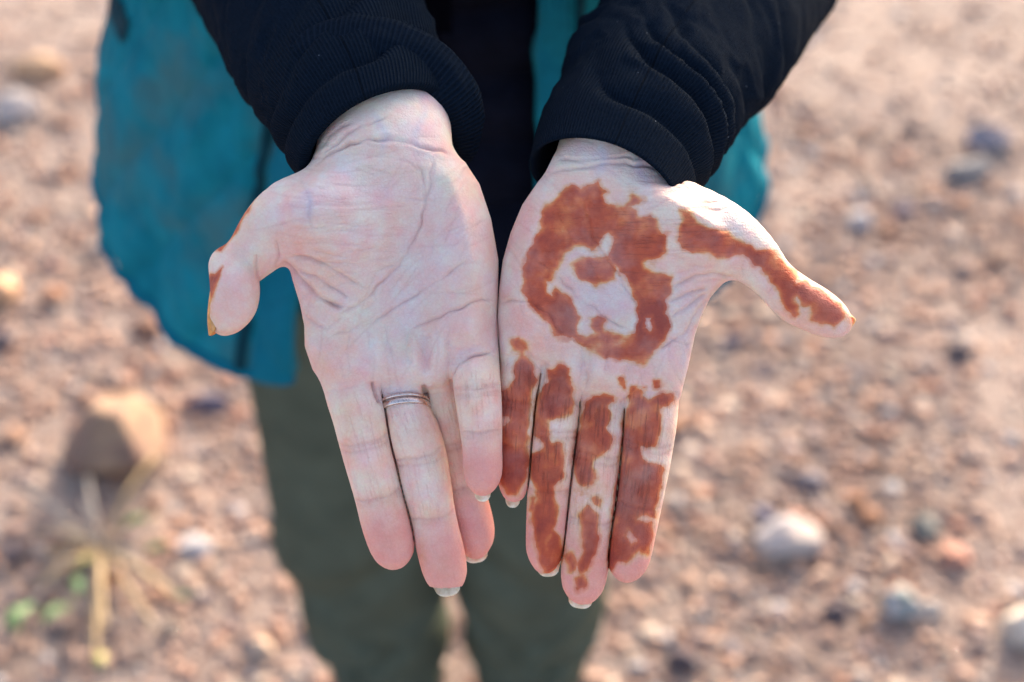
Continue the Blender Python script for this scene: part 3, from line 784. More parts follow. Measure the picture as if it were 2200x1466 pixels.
        sdm = np.minimum(sdm, poly_sdf([(440, 540), (530, 445), (560, 410), (540, 455), (515, 500), (478, 545)], px, py) + 6)
        hen = np.clip(0.5 - sdm / 20.0, 0, 1)
    return V, Q, col, lin, linw, hen, tint, info

def build_body():
    parts = [build_hand('right'), build_hand('left')]
    Vs, Qs, cols, lins, lws, hens, tints = [], [], [], [], [], [], []
    n = 0
    for V, Q, c, l, lw, h, t, info in parts:
        Vs.append(hand_to_world(V)); Qs.append(Q + n); n += len(V)
        cols.append(c); lins.append(l); lws.append(lw); hens.append(h); tints.append(t)
    # arms, trunk and legs inside the clothes, coarse
    g = Grid((-0.55, 0.35, 0.02), (0.45, 1.1, 1.55), 0.02)
    W = lambda px, py, z, r: (*hand_to_world([U(px, py, z)])[0], r)
    D = None
    def add(pts, k=0.05, az=1.0):
        nonlocal D
        d, _ = chain_sdf(g, pts, 20, az, 0.12)
        D = d if D is None else smin(D, d, k)
    add([(-.06, .87, .80, .13), (-.06, .86, 1.0, .12), (-.06, .87, 1.25, .13), (-.06, .89, 1.36, .10), (-.06, .89, 1.45, .055)])
    for s_ in (-1, 1):
        add([(PX + s_ * .08, .87, .85, .08), (PX + s_ * .085, .85, .5, .055), (PX + s_ * .085, .88, .12, .04), (PX + s_ * .085, .84, .06, .035)])
    add([W(740, 70, -430, .027), W(600, -100, -800, .034), (-.31, .83, 1.1, .038), (-.26, .88, 1.34, .05), (-.14, .89, 1.36, .06)], .03)
    add([W(1460, 90, -450, .026), W(1620, -80, -850, .034), (.22, .83, 1.1, .038), (.15, .88, 1.34, .05), (.02, .89, 1.36, .06)], .03)
    V, Q = surface_nets(D, g); V = smooth_mesh(V, Q, 3)
    m = len(V)
    Vs.append(V); Qs.append(Q + n); cols.append(np.repeat([[.6, .45, .42]], m, 0)); lins.append(V * 1000); lws.append(np.zeros(m)); hens.append(np.zeros(m)); tints.append(np.zeros(m))
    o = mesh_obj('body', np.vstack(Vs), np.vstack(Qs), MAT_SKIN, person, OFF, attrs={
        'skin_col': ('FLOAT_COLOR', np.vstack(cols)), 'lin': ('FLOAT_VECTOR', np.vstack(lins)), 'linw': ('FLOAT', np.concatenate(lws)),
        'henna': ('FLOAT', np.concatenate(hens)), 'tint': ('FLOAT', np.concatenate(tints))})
    o['label'] = 'pale hands, left palm and fingers patterned with rust brown henna stain'
    return o, parts
body, hand_parts = build_body()

# ---- fingernails
def nail_mat():
    M = Mat('fingernail')
    ob = M.obj()
    c = M.mix(M.mapr(M.noise(ob, 300, 4, .6), .35, .7), (0.92, 0.82, 0.62), (0.68, 0.52, 0.30))
    M.l(c, M.b.inputs['Base Color'])
    M.set(Roughness=0.3, Subsurface_Weight=0.3, Subsurface_Radius=(1, .6, .4), Subsurface_Scale=0.001)
    return M.m
MAT_NAIL = nail_mat()
MAT_NAIL_O = simple_mat('stained_nail', (0.62, 0.27, 0.07), 0.3, 400, .3, Subsurface_Weight=0.3, Subsurface_Scale=0.002)

def nail(base, tip, back, width, arch, mat=MAT_NAIL, curl=4.5):
    """curved plate from base to tip (hand frame), back = direction away from the pad"""
    base, tip, back = np.array(base, float), np.array(tip, float), np.array(back, float)
    ax = tip - base; L = np.linalg.norm(ax); ax /= L
    back -= ax * (back @ ax); back /= np.linalg.norm(back)
    side = np.cross(ax, back)
    nu, nv = 15, 22
    V = []
    for layer in (0, 1):
        for j in range(nv):
            v = j / (nv - 1)
            for i in range(nu):
                u = i / (nu - 1) * 2 - 1
                wd = width * (0.86 + 0.14 * v) * (1 - 0.10 * max(0, v - .8) / .2)
                ln = v * L - (1 - math.sqrt(max(0, 1 - abs(u) ** 2.6))) * (26 if v > .5 else -10) * (abs(v - .5) * 2) ** 2
                p = base + ax * ln + side * u * wd - back * (arch * u * u + curl * v * v * v) + back * (3.2 * layer)
                V.append(p)
    F = []
    id_ = lambda l, j, i: l * nu * nv + j * nu + i
    for j in range(nv - 1):
        for i in range(nu - 1):
            F.append((id_(0, j, i), id_(0, j, i + 1), id_(0, j + 1, i + 1), id_(0, j + 1, i)))
            F.append((id_(1, j, i), id_(1, j + 1, i), id_(1, j + 1, i + 1), id_(1, j, i + 1)))
    for i in range(nu - 1):
        for j in (0, nv - 1): F.append((id_(0, j, i), id_(0, j, i + 1), id_(1, j, i + 1), id_(1, j, i)))
    for j in range(nv - 1):
        for i in (0, nu - 1): F.append((id_(0, j, i), id_(0, j + 1, i), id_(1, j + 1, i), id_(1, j, i)))
    return mesh_obj('fingernail', hand_to_world(np.array(V)), F, mat, body, OFF)

def tipnail(x0, y0, z0, x1, y1, z1, w, arch=16):
    return nail(U(x0, y0, z0), U(x1, y1, z1), (0, 0, -1), w, arch)
tipnail(838, 1120, -40, 848, 1214, -30, 28)
tipnail(948, 1180, -44, 966, 1281, -30, 33)
tipnail(1008, 1110, -100, 1026, 1209, -88, 32)
tipnail(1037, 980, 4, 1037, 1078, 12, 21, 12)
tipnail(1105, 990, -32, 1101, 1091, -26, 19, 11)
tipnail(1175, 1130, -40, 1178, 1239, -32, 28)
tipnail(1260, 1200, -40, 1243, 1307, -30, 31)
tipnail(1358, 1150, -38, 1347, 1241, -28, 27)
nail(U(456, 618, 24), U(440, 720, 28), (-1, 0.0, 0.05), 24, 15, MAT_NAIL_O, 12)
nail(U(1755, 645, -22), U(1837, 693, -4), (0.5, 0.75, -0.75), 30, 16, simple_mat('yellowed_nail', (0.80, 0.58, 0.24), 0.35, 400, .15, Subsurface_Weight=0.3, Subsurface_Scale=0.002))

# ---- ring on the middle finger: two slim bands
def ring():
    o = empty('finger_ring', tuple(hand_to_world([U(869, 868, -10)])[0]))
    tag(o, 'slim double band metal ring on the finger of the unstained hand', 'ring')
    M = Mat('rose_gold'); M.set(Metallic=1.0, Roughness=0.28)
    f = M.mapr(M.noise(M.obj(), 900, 4, .6), .3, .7)
    M.l(M.mix(f, (0.62, 0.47, 0.40), (0.80, 0.64, 0.56)), M.b.inputs['Base Color'])
    M.l(M.mapr(f, 0, 1, .2, .42), M.b.inputs['Roughness'])
    for (yc, hw, rr) in ((860, 3.0, 54.0), (872, 6.5, 54.5)):
        c = np.array(U(869 - (867 - yc) * 0.2, yc + 7, -10))
        ax = np.array([0.10, -0.90, 0.42]); ax /= np.linalg.norm(ax)      # along the finger, tilted
        e1 = np.cross(ax, [0, 0, 1]); e1 /= np.linalg.norm(e1); e2 = np.cross(e1, ax)
        nu, prof = 96, [(-1, -1), (-1, .4), (-.7, 1), (.7, 1), (1, .4), (1, -1)]
        V = []
        for i in range(nu):
            a = 2 * math.pi * i / nu
            for (h, t) in prof:
                R = rr + t * 2.2
                V.append(c + (e1 * math.cos(a) + e2 * 0.92 * math.sin(a)) * R + ax * h * hw)
        k = len(prof)
        F = [((i * k + j), (i * k + (j + 1) % k), ((i + 1) % nu * k + (j + 1) % k), ((i + 1) % nu * k + j)) for i in range(nu) for j in range(k)]
        mesh_obj('band', hand_to_world(np.array(V)), F, M.m, o, tuple(o.location))
ring()

# ------------------------------------------------------------------ clothes
def knit_mat():
    M = Mat('navy_knit')
    uv = M.attr('suv').outputs['Vector']
    ob = M.obj()
    sep = M.n('SeparateXYZ'); M.l(uv, sep.inputs[0])
    rib = M.math('SINE', M.math('MULTIPLY', sep.outputs[0], 6.2832))
    ribw = M.attr('ribw').outputs['Fac']
    fz = M.noise(ob, 900, 4, .7)
    lint = M.n('TexVoronoi'); lint.inputs['Scale'].default_value = 170; M.l(ob, lint.inputs['Vector'])
    spot = M.mapr(lint.outputs['Distance'], 0.06, 0.035)
    sp = M.n('SeparateColor'); M.l(lint.outputs['Color'], sp.inputs[0])
    spot = M.math('MULTIPLY', spot, M.mapr(sp.outputs[0], 0.80, 0.84))
    c = M.mix(M.mapr(fz, .35, .75), (0.0022, 0.005, 0.0098), (0.0058, 0.0115, 0.0215))
    c = M.mix(M.math('MULTIPLY', M.mapr(rib, -1, 1), M.math('MULTIPLY', ribw, .55)), c, (0.009, 0.015, 0.026))
    c = M.mix(M.math('MULTIPLY', spot, 0.5), c, (0.25, 0.28, 0.34))
    M.l(c, M.b.inputs['Base Color'])
    M.set(Roughness=0.95, Specular_IOR_Level=0.03)
    b1 = M.bump(M.math('MULTIPLY', rib, ribw), 0.0005, 0.8)
    b2 = M.bump(fz, 0.0006, 0.8, b1)
    M.l(b2, M.b.inputs['Normal'])
    return M.m
MAT_KNIT = knit_mat()

def frames(C):
    T = np.gradient(C, axis=0); T /= np.linalg.norm(T, axis=1, keepdims=True)
    ref = np.array([0, 0.25, 1.0])
    A = ref[None] - (T @ ref)[:, None] * T; A /= np.linalg.norm(A, axis=1, keepdims=True)
    B = np.cross(T, A)
    return T, A, B

def sleeve(ctrl, foldf, nv=300, nu=240, flat=1.0, hem=None, ribs=150, thick=1.0):
    """ctrl: list of (px,py,z,r). returns vertices in hand frame, grid faces, attributes"""
    P = np.array([(*U(*c[:3]), c[3]) if len(c) == 4 else c[:4] for c in ctrl])
    # spend most rings near the cuff
    C = catmull(P, 400)
    s = np.concatenate([[0], np.cumsum(np.linalg.norm(np.diff(C[:, :3], axis=0), axis=1))])
    q = np.linspace(0, 1, nv) ** 1.8 * s[-1]
    C = np.stack([np.interp(q, s, C[:, k]) for k in range(4)], 1)
    T, A, B = frames(C[:, :3])
    u = np.linspace(0, 2 * math.pi, nu, endpoint=False)
    UU, QQ = np.meshgrid(u, q)               # rows = rings
    disp = foldf(UU, QQ)
    slide = hem(u)[None, :] * np.exp(-(QQ / 160.0)) if hem else 0
    R = C[:, 3][:, None] + disp
    V = C[:, None, :3] + A[:, None, :] * (np.cos(UU) * R * flat)[:, :, None] + B[:, None, :] * (np.sin(UU) * R)[:, :, None]
    if hem: V = V + T[:, None, :] * slide[:, :, None]
    # turned-in edge
    rows = [V]
    inner = []
    for k, (dr, dl) in enumerate(((-5, -4), (-12, -1), (-16, 10), (-18, 50), (-18, 110))):
        n_ = (np.cos(u)[:, None] * A[0] * flat + np.sin(u)[:, None] * B[0])
        inner.append(V[0] + n_ * dr * thick + T[0] * dl)
    V = np.concatenate([np.array(inner)[::-1], V], 0)
    m = V.shape[0]
    i = np.arange(m * nu).reshape(m, nu)
    F = np.stack([i[:-1].ravel(), np.roll(i, -1, 1)[:-1].ravel(), np.roll(i, -1, 1)[1:].ravel(), i[1:].ravel()], 1)
    uu = np.tile(u / (2 * math.pi) * ribs, (m, 1)); qq = np.concatenate([np.zeros((5, nu)), QQ], 0)
    suv = np.stack([uu.ravel(), qq.ravel() / 10, np.zeros(m * nu)], 1)
    # rib phase must close: ribs is an integer, the seam column interpolates the wrong way, so use sin of an angle that wraps
    ribw = 0.8 - 0.65 * sstep(210, 340, qq.ravel())
    return V.reshape(-1, 3), F, suv, ribw

def fold_set(seed, amps, seg, side):
    """soft folds split by sharp valleys at distances seg from the cuff, fanning out from one side of the arm"""
    seg = np.array(seg, float)
    def f(Ug, Qg):
        cu, su = np.cos(Ug), np.sin(Ug)
        p = np.stack([cu.ravel() * 1.1 + 5, su.ravel() * 1.1 + 5, Qg.ravel() / 260], 1)
        n1 = vnoise(p, seed).reshape(Ug.shape); n2 = vnoise(p * 2.3, seed + 3).reshape(Ug.shape)
        wq = Qg * (1 + 0.42 * side * su) + (62 * n1 + 26 * n2) * sstep(10, 150, Qg)
        idx = np.interp(wq, seg, np.arange(len(seg)))
        fr = idx - np.floor(idx)
        a = np.interp(idx, np.arange(len(amps)) + 0.5, amps)
        # lopsided fold: slow rise, then it tucks under the next one
        prof = np.where(fr < 0.72, np.sin(fr / 0.72 * math.pi / 2), np.cos((fr - 0.72) / 0.28 * math.pi / 2)) ** 0.9
        strength = np.clip(0.55 + 0.95 * vnoise(p * 1.2 + 9, seed + 7).reshape(Ug.shape), 0.08, 1.3)
        fine = fbm(np.stack([cu.ravel() * 2.2 + su.ravel(), su.ravel() * 2.2, Qg.ravel() / 70 + su.ravel() * 1.4 * side], 1), 3, seed + 11).reshape(Ug.shape)
        ridge = (1 - np.abs(fine) * 2.2).clip(0, 1) ** 2
        return a * (prof - 0.5) * strength + (9 * fine + 7 * ridge) * sstep(60, 200, Qg)
    return f

jacket_off = OFF
def make_sleeve(name, ctrl, f, parent, flat=1.0, hem=None, ribs=150, thick=1.0):
    V, F, suv, rw = sleeve(ctrl, f, flat=flat, hem=hem, ribs=ribs, thick=thick)
    nu = 240
    return mesh_obj(name, hand_to_world(V), F, MAT_KNIT, parent, OFF, attrs={'suv': ('FLOAT_VECTOR', suv), 'ribw': ('FLOAT', rw)})

# ---- trunk garments
def ellipse_tube(z, phi, a, b, cx=PX, cy=PY):
    return cx + a * np.sin(phi), cy - b * np.cos(phi), z

ZK = [0.76, 0.80, 0.90, 1.05, 1.2, 1.33, 1.40, 1.44]
AK = [.238, .240, .218, .172, .190, .195, .13, .07]
BK = [.188, .187, .170, .150, .145, .125, .095, .07]

def jacket():
    nz, nu = 120, 160
    z = np.linspace(0.83, 1.44, nz); u = np.linspace(0, 2 * math.pi, nu, endpoint=False)
    Ug, Zg = np.meshgrid(u, z)
    a = np.interp(Zg, ZK, AK) - 0.022; b = np.interp(Zg, ZK, BK) - 0.022
    baf = np.abs(np.sin((Zg - 0.83) / 0.045 * math.pi + 0.5 * np.sin(Ug * 2))) ** 0.6
    p = np.stack([np.cos(Ug).ravel() * 5, np.sin(Ug).ravel() * 5, Zg.ravel() * 22], 1)
    d = 0.010 * baf + 0.004 * fbm(p, 3, 61).reshape(Ug.shape)
    X, Y, Z = ellipse_tube(Zg, Ug, a + d, b + d)
    V = np.stack([X.ravel(), Y.ravel(), Z.ravel()], 1)
    i = np.arange(nz * nu).reshape(nz, nu)
    F = np.stack([i[:-1].ravel(), np.roll(i, -1, 1)[:-1].ravel(), np.roll(i, -1, 1)[1:].ravel(), i[1:].ravel()], 1)
    m = simple_mat('dark_quilt', (0.0032, 0.0046, 0.0105), 0.6, 60, .3, (500, 0.0006), Specular_IOR_Level=0.03)
    o = mesh_obj('jacket', V, F, m, person, OFF)
    o['label'] = 'dark navy quilted jacket under the vest, with knitted sleeves'
    # centre zip: tape and a row of teeth in one strip
    zs = np.linspace(0.84, 1.40, 80)
    bb = np.interp(zs, ZK, BK) - 0.022 + 0.0075
    V, F = [], []
    xs = (-0.010, -0.0035, -0.0025, 0.0025, 0.0035, 0.010); ys = (0, 0.001, 0.0035, 0.0035, 0.001, 0)
    for q, zz in enumerate(zs):
        for xx, yy in zip(xs, ys):
            V.append((PX + 0.015 + xx, PY - bb[q] * math.sqrt(1 - (.015 / .2) ** 2) - yy, zz))
    k = len(xs)
    F = [(q * k + j, q * k + j + 1, (q + 1) * k + j + 1, (q + 1) * k + j) for q in range(79) for j in range(k - 1)]
    mesh_obj('zipper', np.array(V), F, simple_mat('zip_black', (0.0018, 0.0022, 0.0045), 0.9, 800, .4, Specular_IOR_Level=0.0), o, OFF)
    return o
jk = jacket()

fR = fold_set(3, [24, 40, 46, 40, 38, 34, 26, 16, 8], [-40, 95, 215, 320, 470, 640, 840, 1050, 1300, 1500], -1)
make_sleeve('sleeve', [(812, 300, -50, 178), (775, 205, -150, 205), (705, 85, -330, 232), (625, -40, -600, 245), (470, -215, -1200, 255), (*W2H(-.325, .86, 1.13, .055), 0), (*W2H(-.31, .88, 1.25, .06), 0), (*W2H(-.255, .88, 1.365, .066), 0), (*W2H(-.14, .88, 1.41, .05), 0)],
            fR, jk, .86, hem=lambda u: -26 * np.clip(np.cos(u), 0, 1) + 26 * np.sin(u), thick=1.8)
fL = fold_set(14, [22, 40, 44, 38, 36, 34, 26, 16, 8], [-20, 118, 235, 300, 390, 520, 700, 900, 1100, 1300], 1)
make_sleeve('sleeve', [(1310, 374, -50, 176), (1352, 285, -150, 192), (1420, 165, -330, 215), (1520, 40, -590, 245), (1700, -190, -1200, 255), (*W2H(.205, .86, 1.13, .055), 0), (*W2H(.19, .88, 1.25, .06), 0), (*W2H(.135, .88, 1.365, .066), 0), (*W2H(.02, .88, 1.41, .05), 0)],
            fL, jk, .84, hem=lambda u: -62 * np.clip(np.cos(u), 0, 1) - 34 * np.sin(u) ** 2, thick=0.9)

# the doubled-back cuff of the right sleeve: a thick roll lying over the top of the wrist
def cuff_roll():
    P = [(640, 150, -60, 40), (690, 112, -40, 62), (780, 110, -30, 76), (870, 130, -34, 76), (945, 185, -50, 74), (985, 250, -90, 58), (1000, 310, -130, 34), (1000, 345, -160, 14)]
    C = catmull([(*U(*c[:3]), c[3]) for c in P], 140)
    T = np.gradient(C[:, :3], axis=0); T /= np.linalg.norm(T, axis=1, keepdims=True)
    ref = np.array([0, 0, 1.0]); A = ref - (T @ ref)[:, None] * T; A /= np.linalg.norm(A, axis=1, keepdims=True)
    B = np.cross(T, A)
    nu = 72; u = np.linspace(0, 2 * math.pi, nu, endpoint=False)
    s = np.linspace(0, 1, 140)
    Ug, Sg = np.meshgrid(u, s)
    p = np.stack([np.cos(Ug).ravel() * 1.5, np.sin(Ug).ravel() * 1.5, Sg.ravel() * 6], 1)
    d = 15 * fbm(p, 4, 71).reshape(Ug.shape) - 26 * np.exp(-((Ug - 0.75 - 0.5 * (Sg - .6)) / .13) ** 2) * sstep(.45, .6, Sg) * (1 - sstep(.88, .97, Sg))
    R = C[:, 3][:, None] * (1 + 0 * Ug) + d
    V = C[:, None, :3] + A[:, None] * (np.cos(Ug) * R * 0.55)[:, :, None] + B[:, None] * (np.sin(Ug) * R)[:, :, None]
    m = 140; i = np.arange(m * nu).reshape(m, nu)
    F = np.stack([i[:-1].ravel(), np.roll(i, -1, 1)[:-1].ravel(), np.roll(i, -1, 1)[1:].ravel(), i[1:].ravel()], 1)
    L = np.concatenate([[0], np.cumsum(np.linalg.norm(np.diff(C[:, :3], axis=0), axis=1))])
    suv = np.stack([np.repeat(L / 9.5, nu), Ug.ravel(), Ug.ravel() * 0], 1)
    mesh_obj('cuff', hand_to_world(V.reshape(-1, 3)), F, MAT_KNIT, jk, OFF, attrs={'suv': ('FLOAT_VECTOR', suv), 'ribw': ('FLOAT', np.ones(m * nu))})
cuff_roll()

# ---- vest
def vest():
    M = Mat('teal_nylon')
    ob = M.obj()
    f = M.noise(ob, 26, 5, .65)
    c = M.mix(M.mapr(f, .3, .7), (0.004, 0.115, 0.155), (0.010, 0.20, 0.25))
    c = M.mix(M.mapr(M.noise(ob, 14, 4, .6), .48, .66, 0, .7), c, (0.055, 0.125, 0.13))
    M.l(c, M.b.inputs['Base Color'])
    M.set(Roughness=0.7, Specular_IOR_Level=0.03)
    M.l(M.bump(M.noise(ob, 120, 5, .65), 0.0025), M.b.inputs['Normal'])
    root = None
    nz, nu = 150, 330
    tt = np.linspace(0, 1, nz)
    Ug, Tg = np.meshgrid(np.linspace(0, 1, nu), tt)
    def surf(Tg, Ug, extra=0.0):
        z = 0.785 + Tg * 0.625
        a = np.interp(z, ZK, AK); b = np.interp(z, ZK, BK)
        xr = 0.0155 + 0 * z
        xl = np.interp(z, [0.78, 0.95, 1.08, 1.3], [-0.150, -0.128, -0.10, -0.10])
        pR = np.arcsin(np.clip((xr - PX) / a, -.95, .95)); pL = 2 * math.pi + np.arcsin(np.clip((xl - PX) / a, -.95, .95))
        phi = pR + (pL - pR) * Ug
        # side hem sits a little higher than the front corners
        zz = z + 0.062 * sstep(0.75, 1.75, np.minimum(phi, 2 * math.pi - phi)) * (1 - Tg)
        s = phi * 0.22
        q = 0.042
        dia = np.minimum(np.abs(np.sin((s + zz * 0.8) / q * math.pi / 2)), np.abs(np.sin((s - zz * 0.8) / q * math.pi / 2))) ** 0.4
        p = np.stack([np.cos(phi).ravel() * 3 + 9, np.sin(phi).ravel() * 3 + 9, zz.ravel() * 9], 1)
        d = 0.008 * dia + 0.017 * fbm(p * np.array([1.3, 1.3, 0.55]), 3, 81).reshape(z.shape) + 0.006 * fbm(p * np.array([4.5, 4.5, 2.2]), 3, 83).reshape(z.shape) * sstep(0, .12, Tg) + extra
        d = d + 0.004 * np.sin(phi * 5 + 1) * np.exp(-Tg * 5)
        X, Y, Z = ellipse_tube(zz, phi, a + d, b + d)
        return np.stack([X.ravel(), Y.ravel(), Z.ravel()], 1)
    V = surf(Tg, Ug)
    i = np.arange(nz * nu).reshape(nz, nu)
    F = np.stack([i[:-1, :-1].ravel(), i[:-1, 1:].ravel(), i[1:, 1:].ravel(), i[1:, :-1].ravel()], 1)
    o = mesh_obj('vest', V, F, M.m, person, OFF)
    o['label'] = 'open teal quilted vest with zip edges'
    sm = o.modifiers.new('thickness', 'SOLIDIFY'); sm.thickness = 0.006; sm.offset = -1
    # plackets along both front edges, a zip groove and a bound hem
    def strip(name, u0, u1, ex, mat, t0=0.0, t1=0.95, nn=120, kk=7):
        Ug2, Tg2 = np.meshgrid(np.linspace(u0, u1, kk), np.linspace(t0, t1, nn))
        prof = np.sqrt(np.clip(1 - np.linspace(-1, 1, kk) ** 4, 0, 1))
        V = surf(Tg2, Ug2, ex * prof[None, :] + 0.0006)
        i = np.arange(nn * kk).reshape(nn, kk)
        F = np.stack([i[:-1, :-1].ravel(), i[:-1, 1:].ravel(), i[1:, 1:].ravel(), i[1:, :-1].ravel()], 1)
        return mesh_obj(name, V, F, mat, o, OFF)
    tape = simple_mat('teal_tape', (0.004, 0.115, 0.165), 0.7, 200, .15, Specular_IOR_Level=0.05)
    dark = simple_mat('zip_teeth', (0.003, 0.035, 0.05), 0.6, 300, .2, Specular_IOR_Level=0.05)
    strip('placket', 0.977, 1.0, 0.004, tape); strip('zipper', 0.968, 0.9745, 0.003, dark)
    strip('placket', 0.0, 0.018, 0.004, tape); strip('zipper', 0.0205, 0.0255, 0.003, dark)
    Ug2, Tg2 = np.meshgrid(np.linspace(0, 1, nu), np.linspace(0.0, 0.014, 5))
    prof = np.sqrt(np.clip(1 - np.linspace(-1, 1, 5) ** 4, 0, 1))
    Vh = surf(Tg2, Ug2, 0.004 * prof[:, None] + 0.0007)
    i = np.arange(5 * nu).reshape(5, nu)
    Fh = np.stack([i[:-1, :-1].ravel(), i[:-1, 1:].ravel(), i[1:, 1:].ravel(), i[1:, :-1].ravel()], 1)
    mesh_obj('hem_binding', Vh, Fh, tape, o, OFF)
    # slanted pocket opening on the person's right side
    Ug2, Tg2 = np.meshgrid(np.linspace(0.80, 0.835, 6), np.linspace(0.27, 0.30, 5))
    Vp = surf(Tg2, Ug2, 0.0025)
    i = np.arange(30).reshape(5, 6)
    Fp = np.stack([i[:-1, :-1].ravel(), i[:-1, 1:].ravel(), i[1:, 1:].ravel(), i[1:, :-1].ravel()], 1)
    mesh_obj('pocket_flap', Vp, Fp, dark, o, OFF)
vest()

# ---- trousers and boots
def trousers():
    g = Grid((-0.30, 0.60, 0.06), (0.20, 1.06, 0.98), 0.0075)
    D = None
    for s_ in (-1, 1):
        x = PX + s_ * 0.080
        d, _ = chain_sdf(g, [(PX + s_ * .075, .87, .92, .125), (x, .86, .78, .098), (x, .845, .62, .090), (x, .83, .46, .081), (x, .84, .34, .075), (x, .86, .22, .070), (x, .87, .10, .062)], 40, 1.0, 0.1)
        D = d if D is None else smin(D, d, 0.012)
    V, Q = surface_nets(D, g); V = smooth_mesh(V, Q, 4)
    N = vnormals(V, Q)
    d = 0.010 * fbm(np.stack([V[:, 0] * 9, V[:, 1] * 9, V[:, 2] * 5], 1), 3, 91)
    # bagging folds below the knee
    for s_ in (-1, 1):
        m = (V[:, 0] - PX) * s_ > 0
        ang = np.arctan2(V[:, 0] - (PX + s_ * .083), -(V[:, 1] - .85))
        for zc, tl, am, wd in ((0.31, .06 * s_, .020, .016), (0.245, -.05 * s_, .022, .018), (0.18, .05 * s_, .020, .016), (0.42, -.07 * s_, .008, .026)):
            q = V[:, 2] - zc - tl * np.sin(ang) - 0.03 * (1 - np.cos(ang))
            d = d - np.where(m, am * np.exp(-(q / wd) ** 2) - am * .35 * np.exp(-((q - 1.8 * wd) / wd) ** 2), 0)
    V = V + N * d[:, None]
    m = simple_mat('olive_cotton', (0.074, 0.084, 0.060), 0.8, 30, .18, (900, 0.0005), Specular_IOR_Level=0.04)
    o = mesh_obj('trousers', V, Q, m, person, OFF)
    o['label'] = 'loose dark olive trousers with folds at the shins'
    # boots
    bm_ = simple_mat('boot_leather', (0.05, 0.035, 0.025), 0.6, 50, .3, (200, 0.001))
    sm_ = simple_mat('boot_sole', (0.012, 0.012, 0.012), 0.8, 80, .2)
    for s_ in (-1, 1):
        x = PX + s_ * .085
        g2 = Grid((x - .08, .62, -.01), (x + .08, 1.0, .20), 0.006)
        d, _ = chain_sdf(g2, [(x, .885, .19, .048), (x, .885, .10, .047), (x, .87, .055, .047), (x + s_ * .006, .80, .045, .045), (x + s_ * .010, .73, .038, .040), (x + s_ * .010, .70, .034, .034)], 30, 1.0, .06)
        d = np.maximum(d, (0.018 - g2.ax[2])[None, None, :].astype(np.float32))
        V, Q = surface_nets(d, g2); V = smooth_mesh(V, Q, 2)
        b = mesh_obj('boot', V, Q, bm_, person, OFF)
        P = []
        for k in range(40):
            a = 2 * math.pi * k / 40
            yy = .79 - .118 * math.cos(a) ; ww = .043 + .006 * math.cos(a)
            P.append((x + s_ * .006 + ww * math.sin(a), yy))
        V = [(px_, py_, 0.002) for px_, py_ in P] + [(px_, py_, 0.022) for px_, py_ in P]
        F = [tuple(range(39, -1, -1)), tuple(range(40, 80))] + [(k, (k + 1) % 40, 40 + (k + 1) % 40, 40 + k) for k in range(40)]
        mesh_obj('sole', np.array(V), F, sm_, b, OFF, smooth=False)
trousers()

# ------------------------------------------------------------------ loose stones
def put_stone(name, label, px, py, wpx, hpx, col, seed, flat=0.6, rough=0.25, group=None, base=ICO3, col2=None):
    x, y, t = ground_at(px, py)
    sx = wpx / 2 * t / FPX; sy = hpx / 2 * t / FPX * 0.95
    sz = min(sx, sy) * flat * 1.25
    V = stone_verts(base, seed, sx, sy, sz, rough)
    a = (seed * 0.7) % 0.6 - 0.3
    V = np.stack([V[:, 0] * math.cos(a) - V[:, 1] * math.sin(a), V[:, 0] * math.sin(a) + V[:, 1] * math.cos(a), V[:, 2]], 1)
    C = np.repeat(np.array(col)[None], len(V), 0) * 0.78
    if col2 is not None:
        f = sstep(-.1, .25, fbm(V / max(sx, sy) * 1.5 + seed, 3, seed))[:, None]
        C = C * (1 - f) + np.array(col2) * 0.75 * f
    o = mesh_obj(name, V, base[1], MAT_STONE, attrs={'col': ('FLOAT_COLOR', C)})
    o.location = (x, y, sz * 0.62)
    tag(o, label, 'stone', group)
    return o

put_stone('rock', 'largest tan rock, by the dry plant on the left', 252, 975, 225, 210, srgb(176, 142, 112), 3, .70, .36, col2=srgb(150, 116, 98))
put_stone('stone', 'dark purple grey stone above right of the large tan rock', 450, 872, 100, 62, srgb(92, 84, 104), 4, .5)
put_stone('stone', 'tan stone near the upper left corner, left of the vest', 84, 160, 110, 78, srgb(214, 172, 132), 5, .6)
put_stone('stone', 'pale stone at the left edge below the tan stone', 42, 242, 100, 84, srgb(222, 206, 196), 6, .7)
put_stone('stone', 'white stone with painted blue grey shade, lying right of the hennaed index fingertip', 1690, 1165, 150, 110, srgb(206, 188, 176), 8, .5, .3, col2=srgb(150, 150, 160))  # second colour paints the stone's blue grey shade in as patches
put_stone('stone', 'pale stone with a greenish side near the lower right', 1930, 1306, 92, 78, srgb(206, 200, 196), 9, .8, .25, col2=srgb(120, 140, 130))
put_stone('stone', 'small cream pebble just right of the greenish stone', 1996, 1312, 54, 44, srgb(222, 206, 190), 10, .7)
put_stone('stone', 'white stone cut off by the right edge near the bottom', 2192, 1362, 90, 100, srgb(226, 212, 196), 11, .8)
put_stone('stone', 'small dark purple stone below the stained thumb', 1572, 737, 50, 40, srgb(98, 86, 100), 12, .5)
put_stone('stone', 'reddish stone right of the white stone with painted shade', 2050, 1205, 70, 60, srgb(192, 136, 114), 13, .6)
put_stone('stone', 'orange tan stone cut off by the left edge at mid height', 6, 640, 80, 90, srgb(216, 168, 128), 14, .7)
put_stone('stone', 'round cream stone near the bottom, left of the trousers', 562, 1400, 52, 54, srgb(222, 192, 166), 15, .8)
put_stone('stone', 'grey stone with dark side high at the right', 2120, 305, 100, 80, srgb(170, 160, 166), 16, .6, .3, col2=srgb(120, 110, 118))
put_stone('stone', 'flat slate grey stone beneath the grey stone high at the right', 2080, 372, 130, 60, srgb(140, 134, 132), 17, .5)
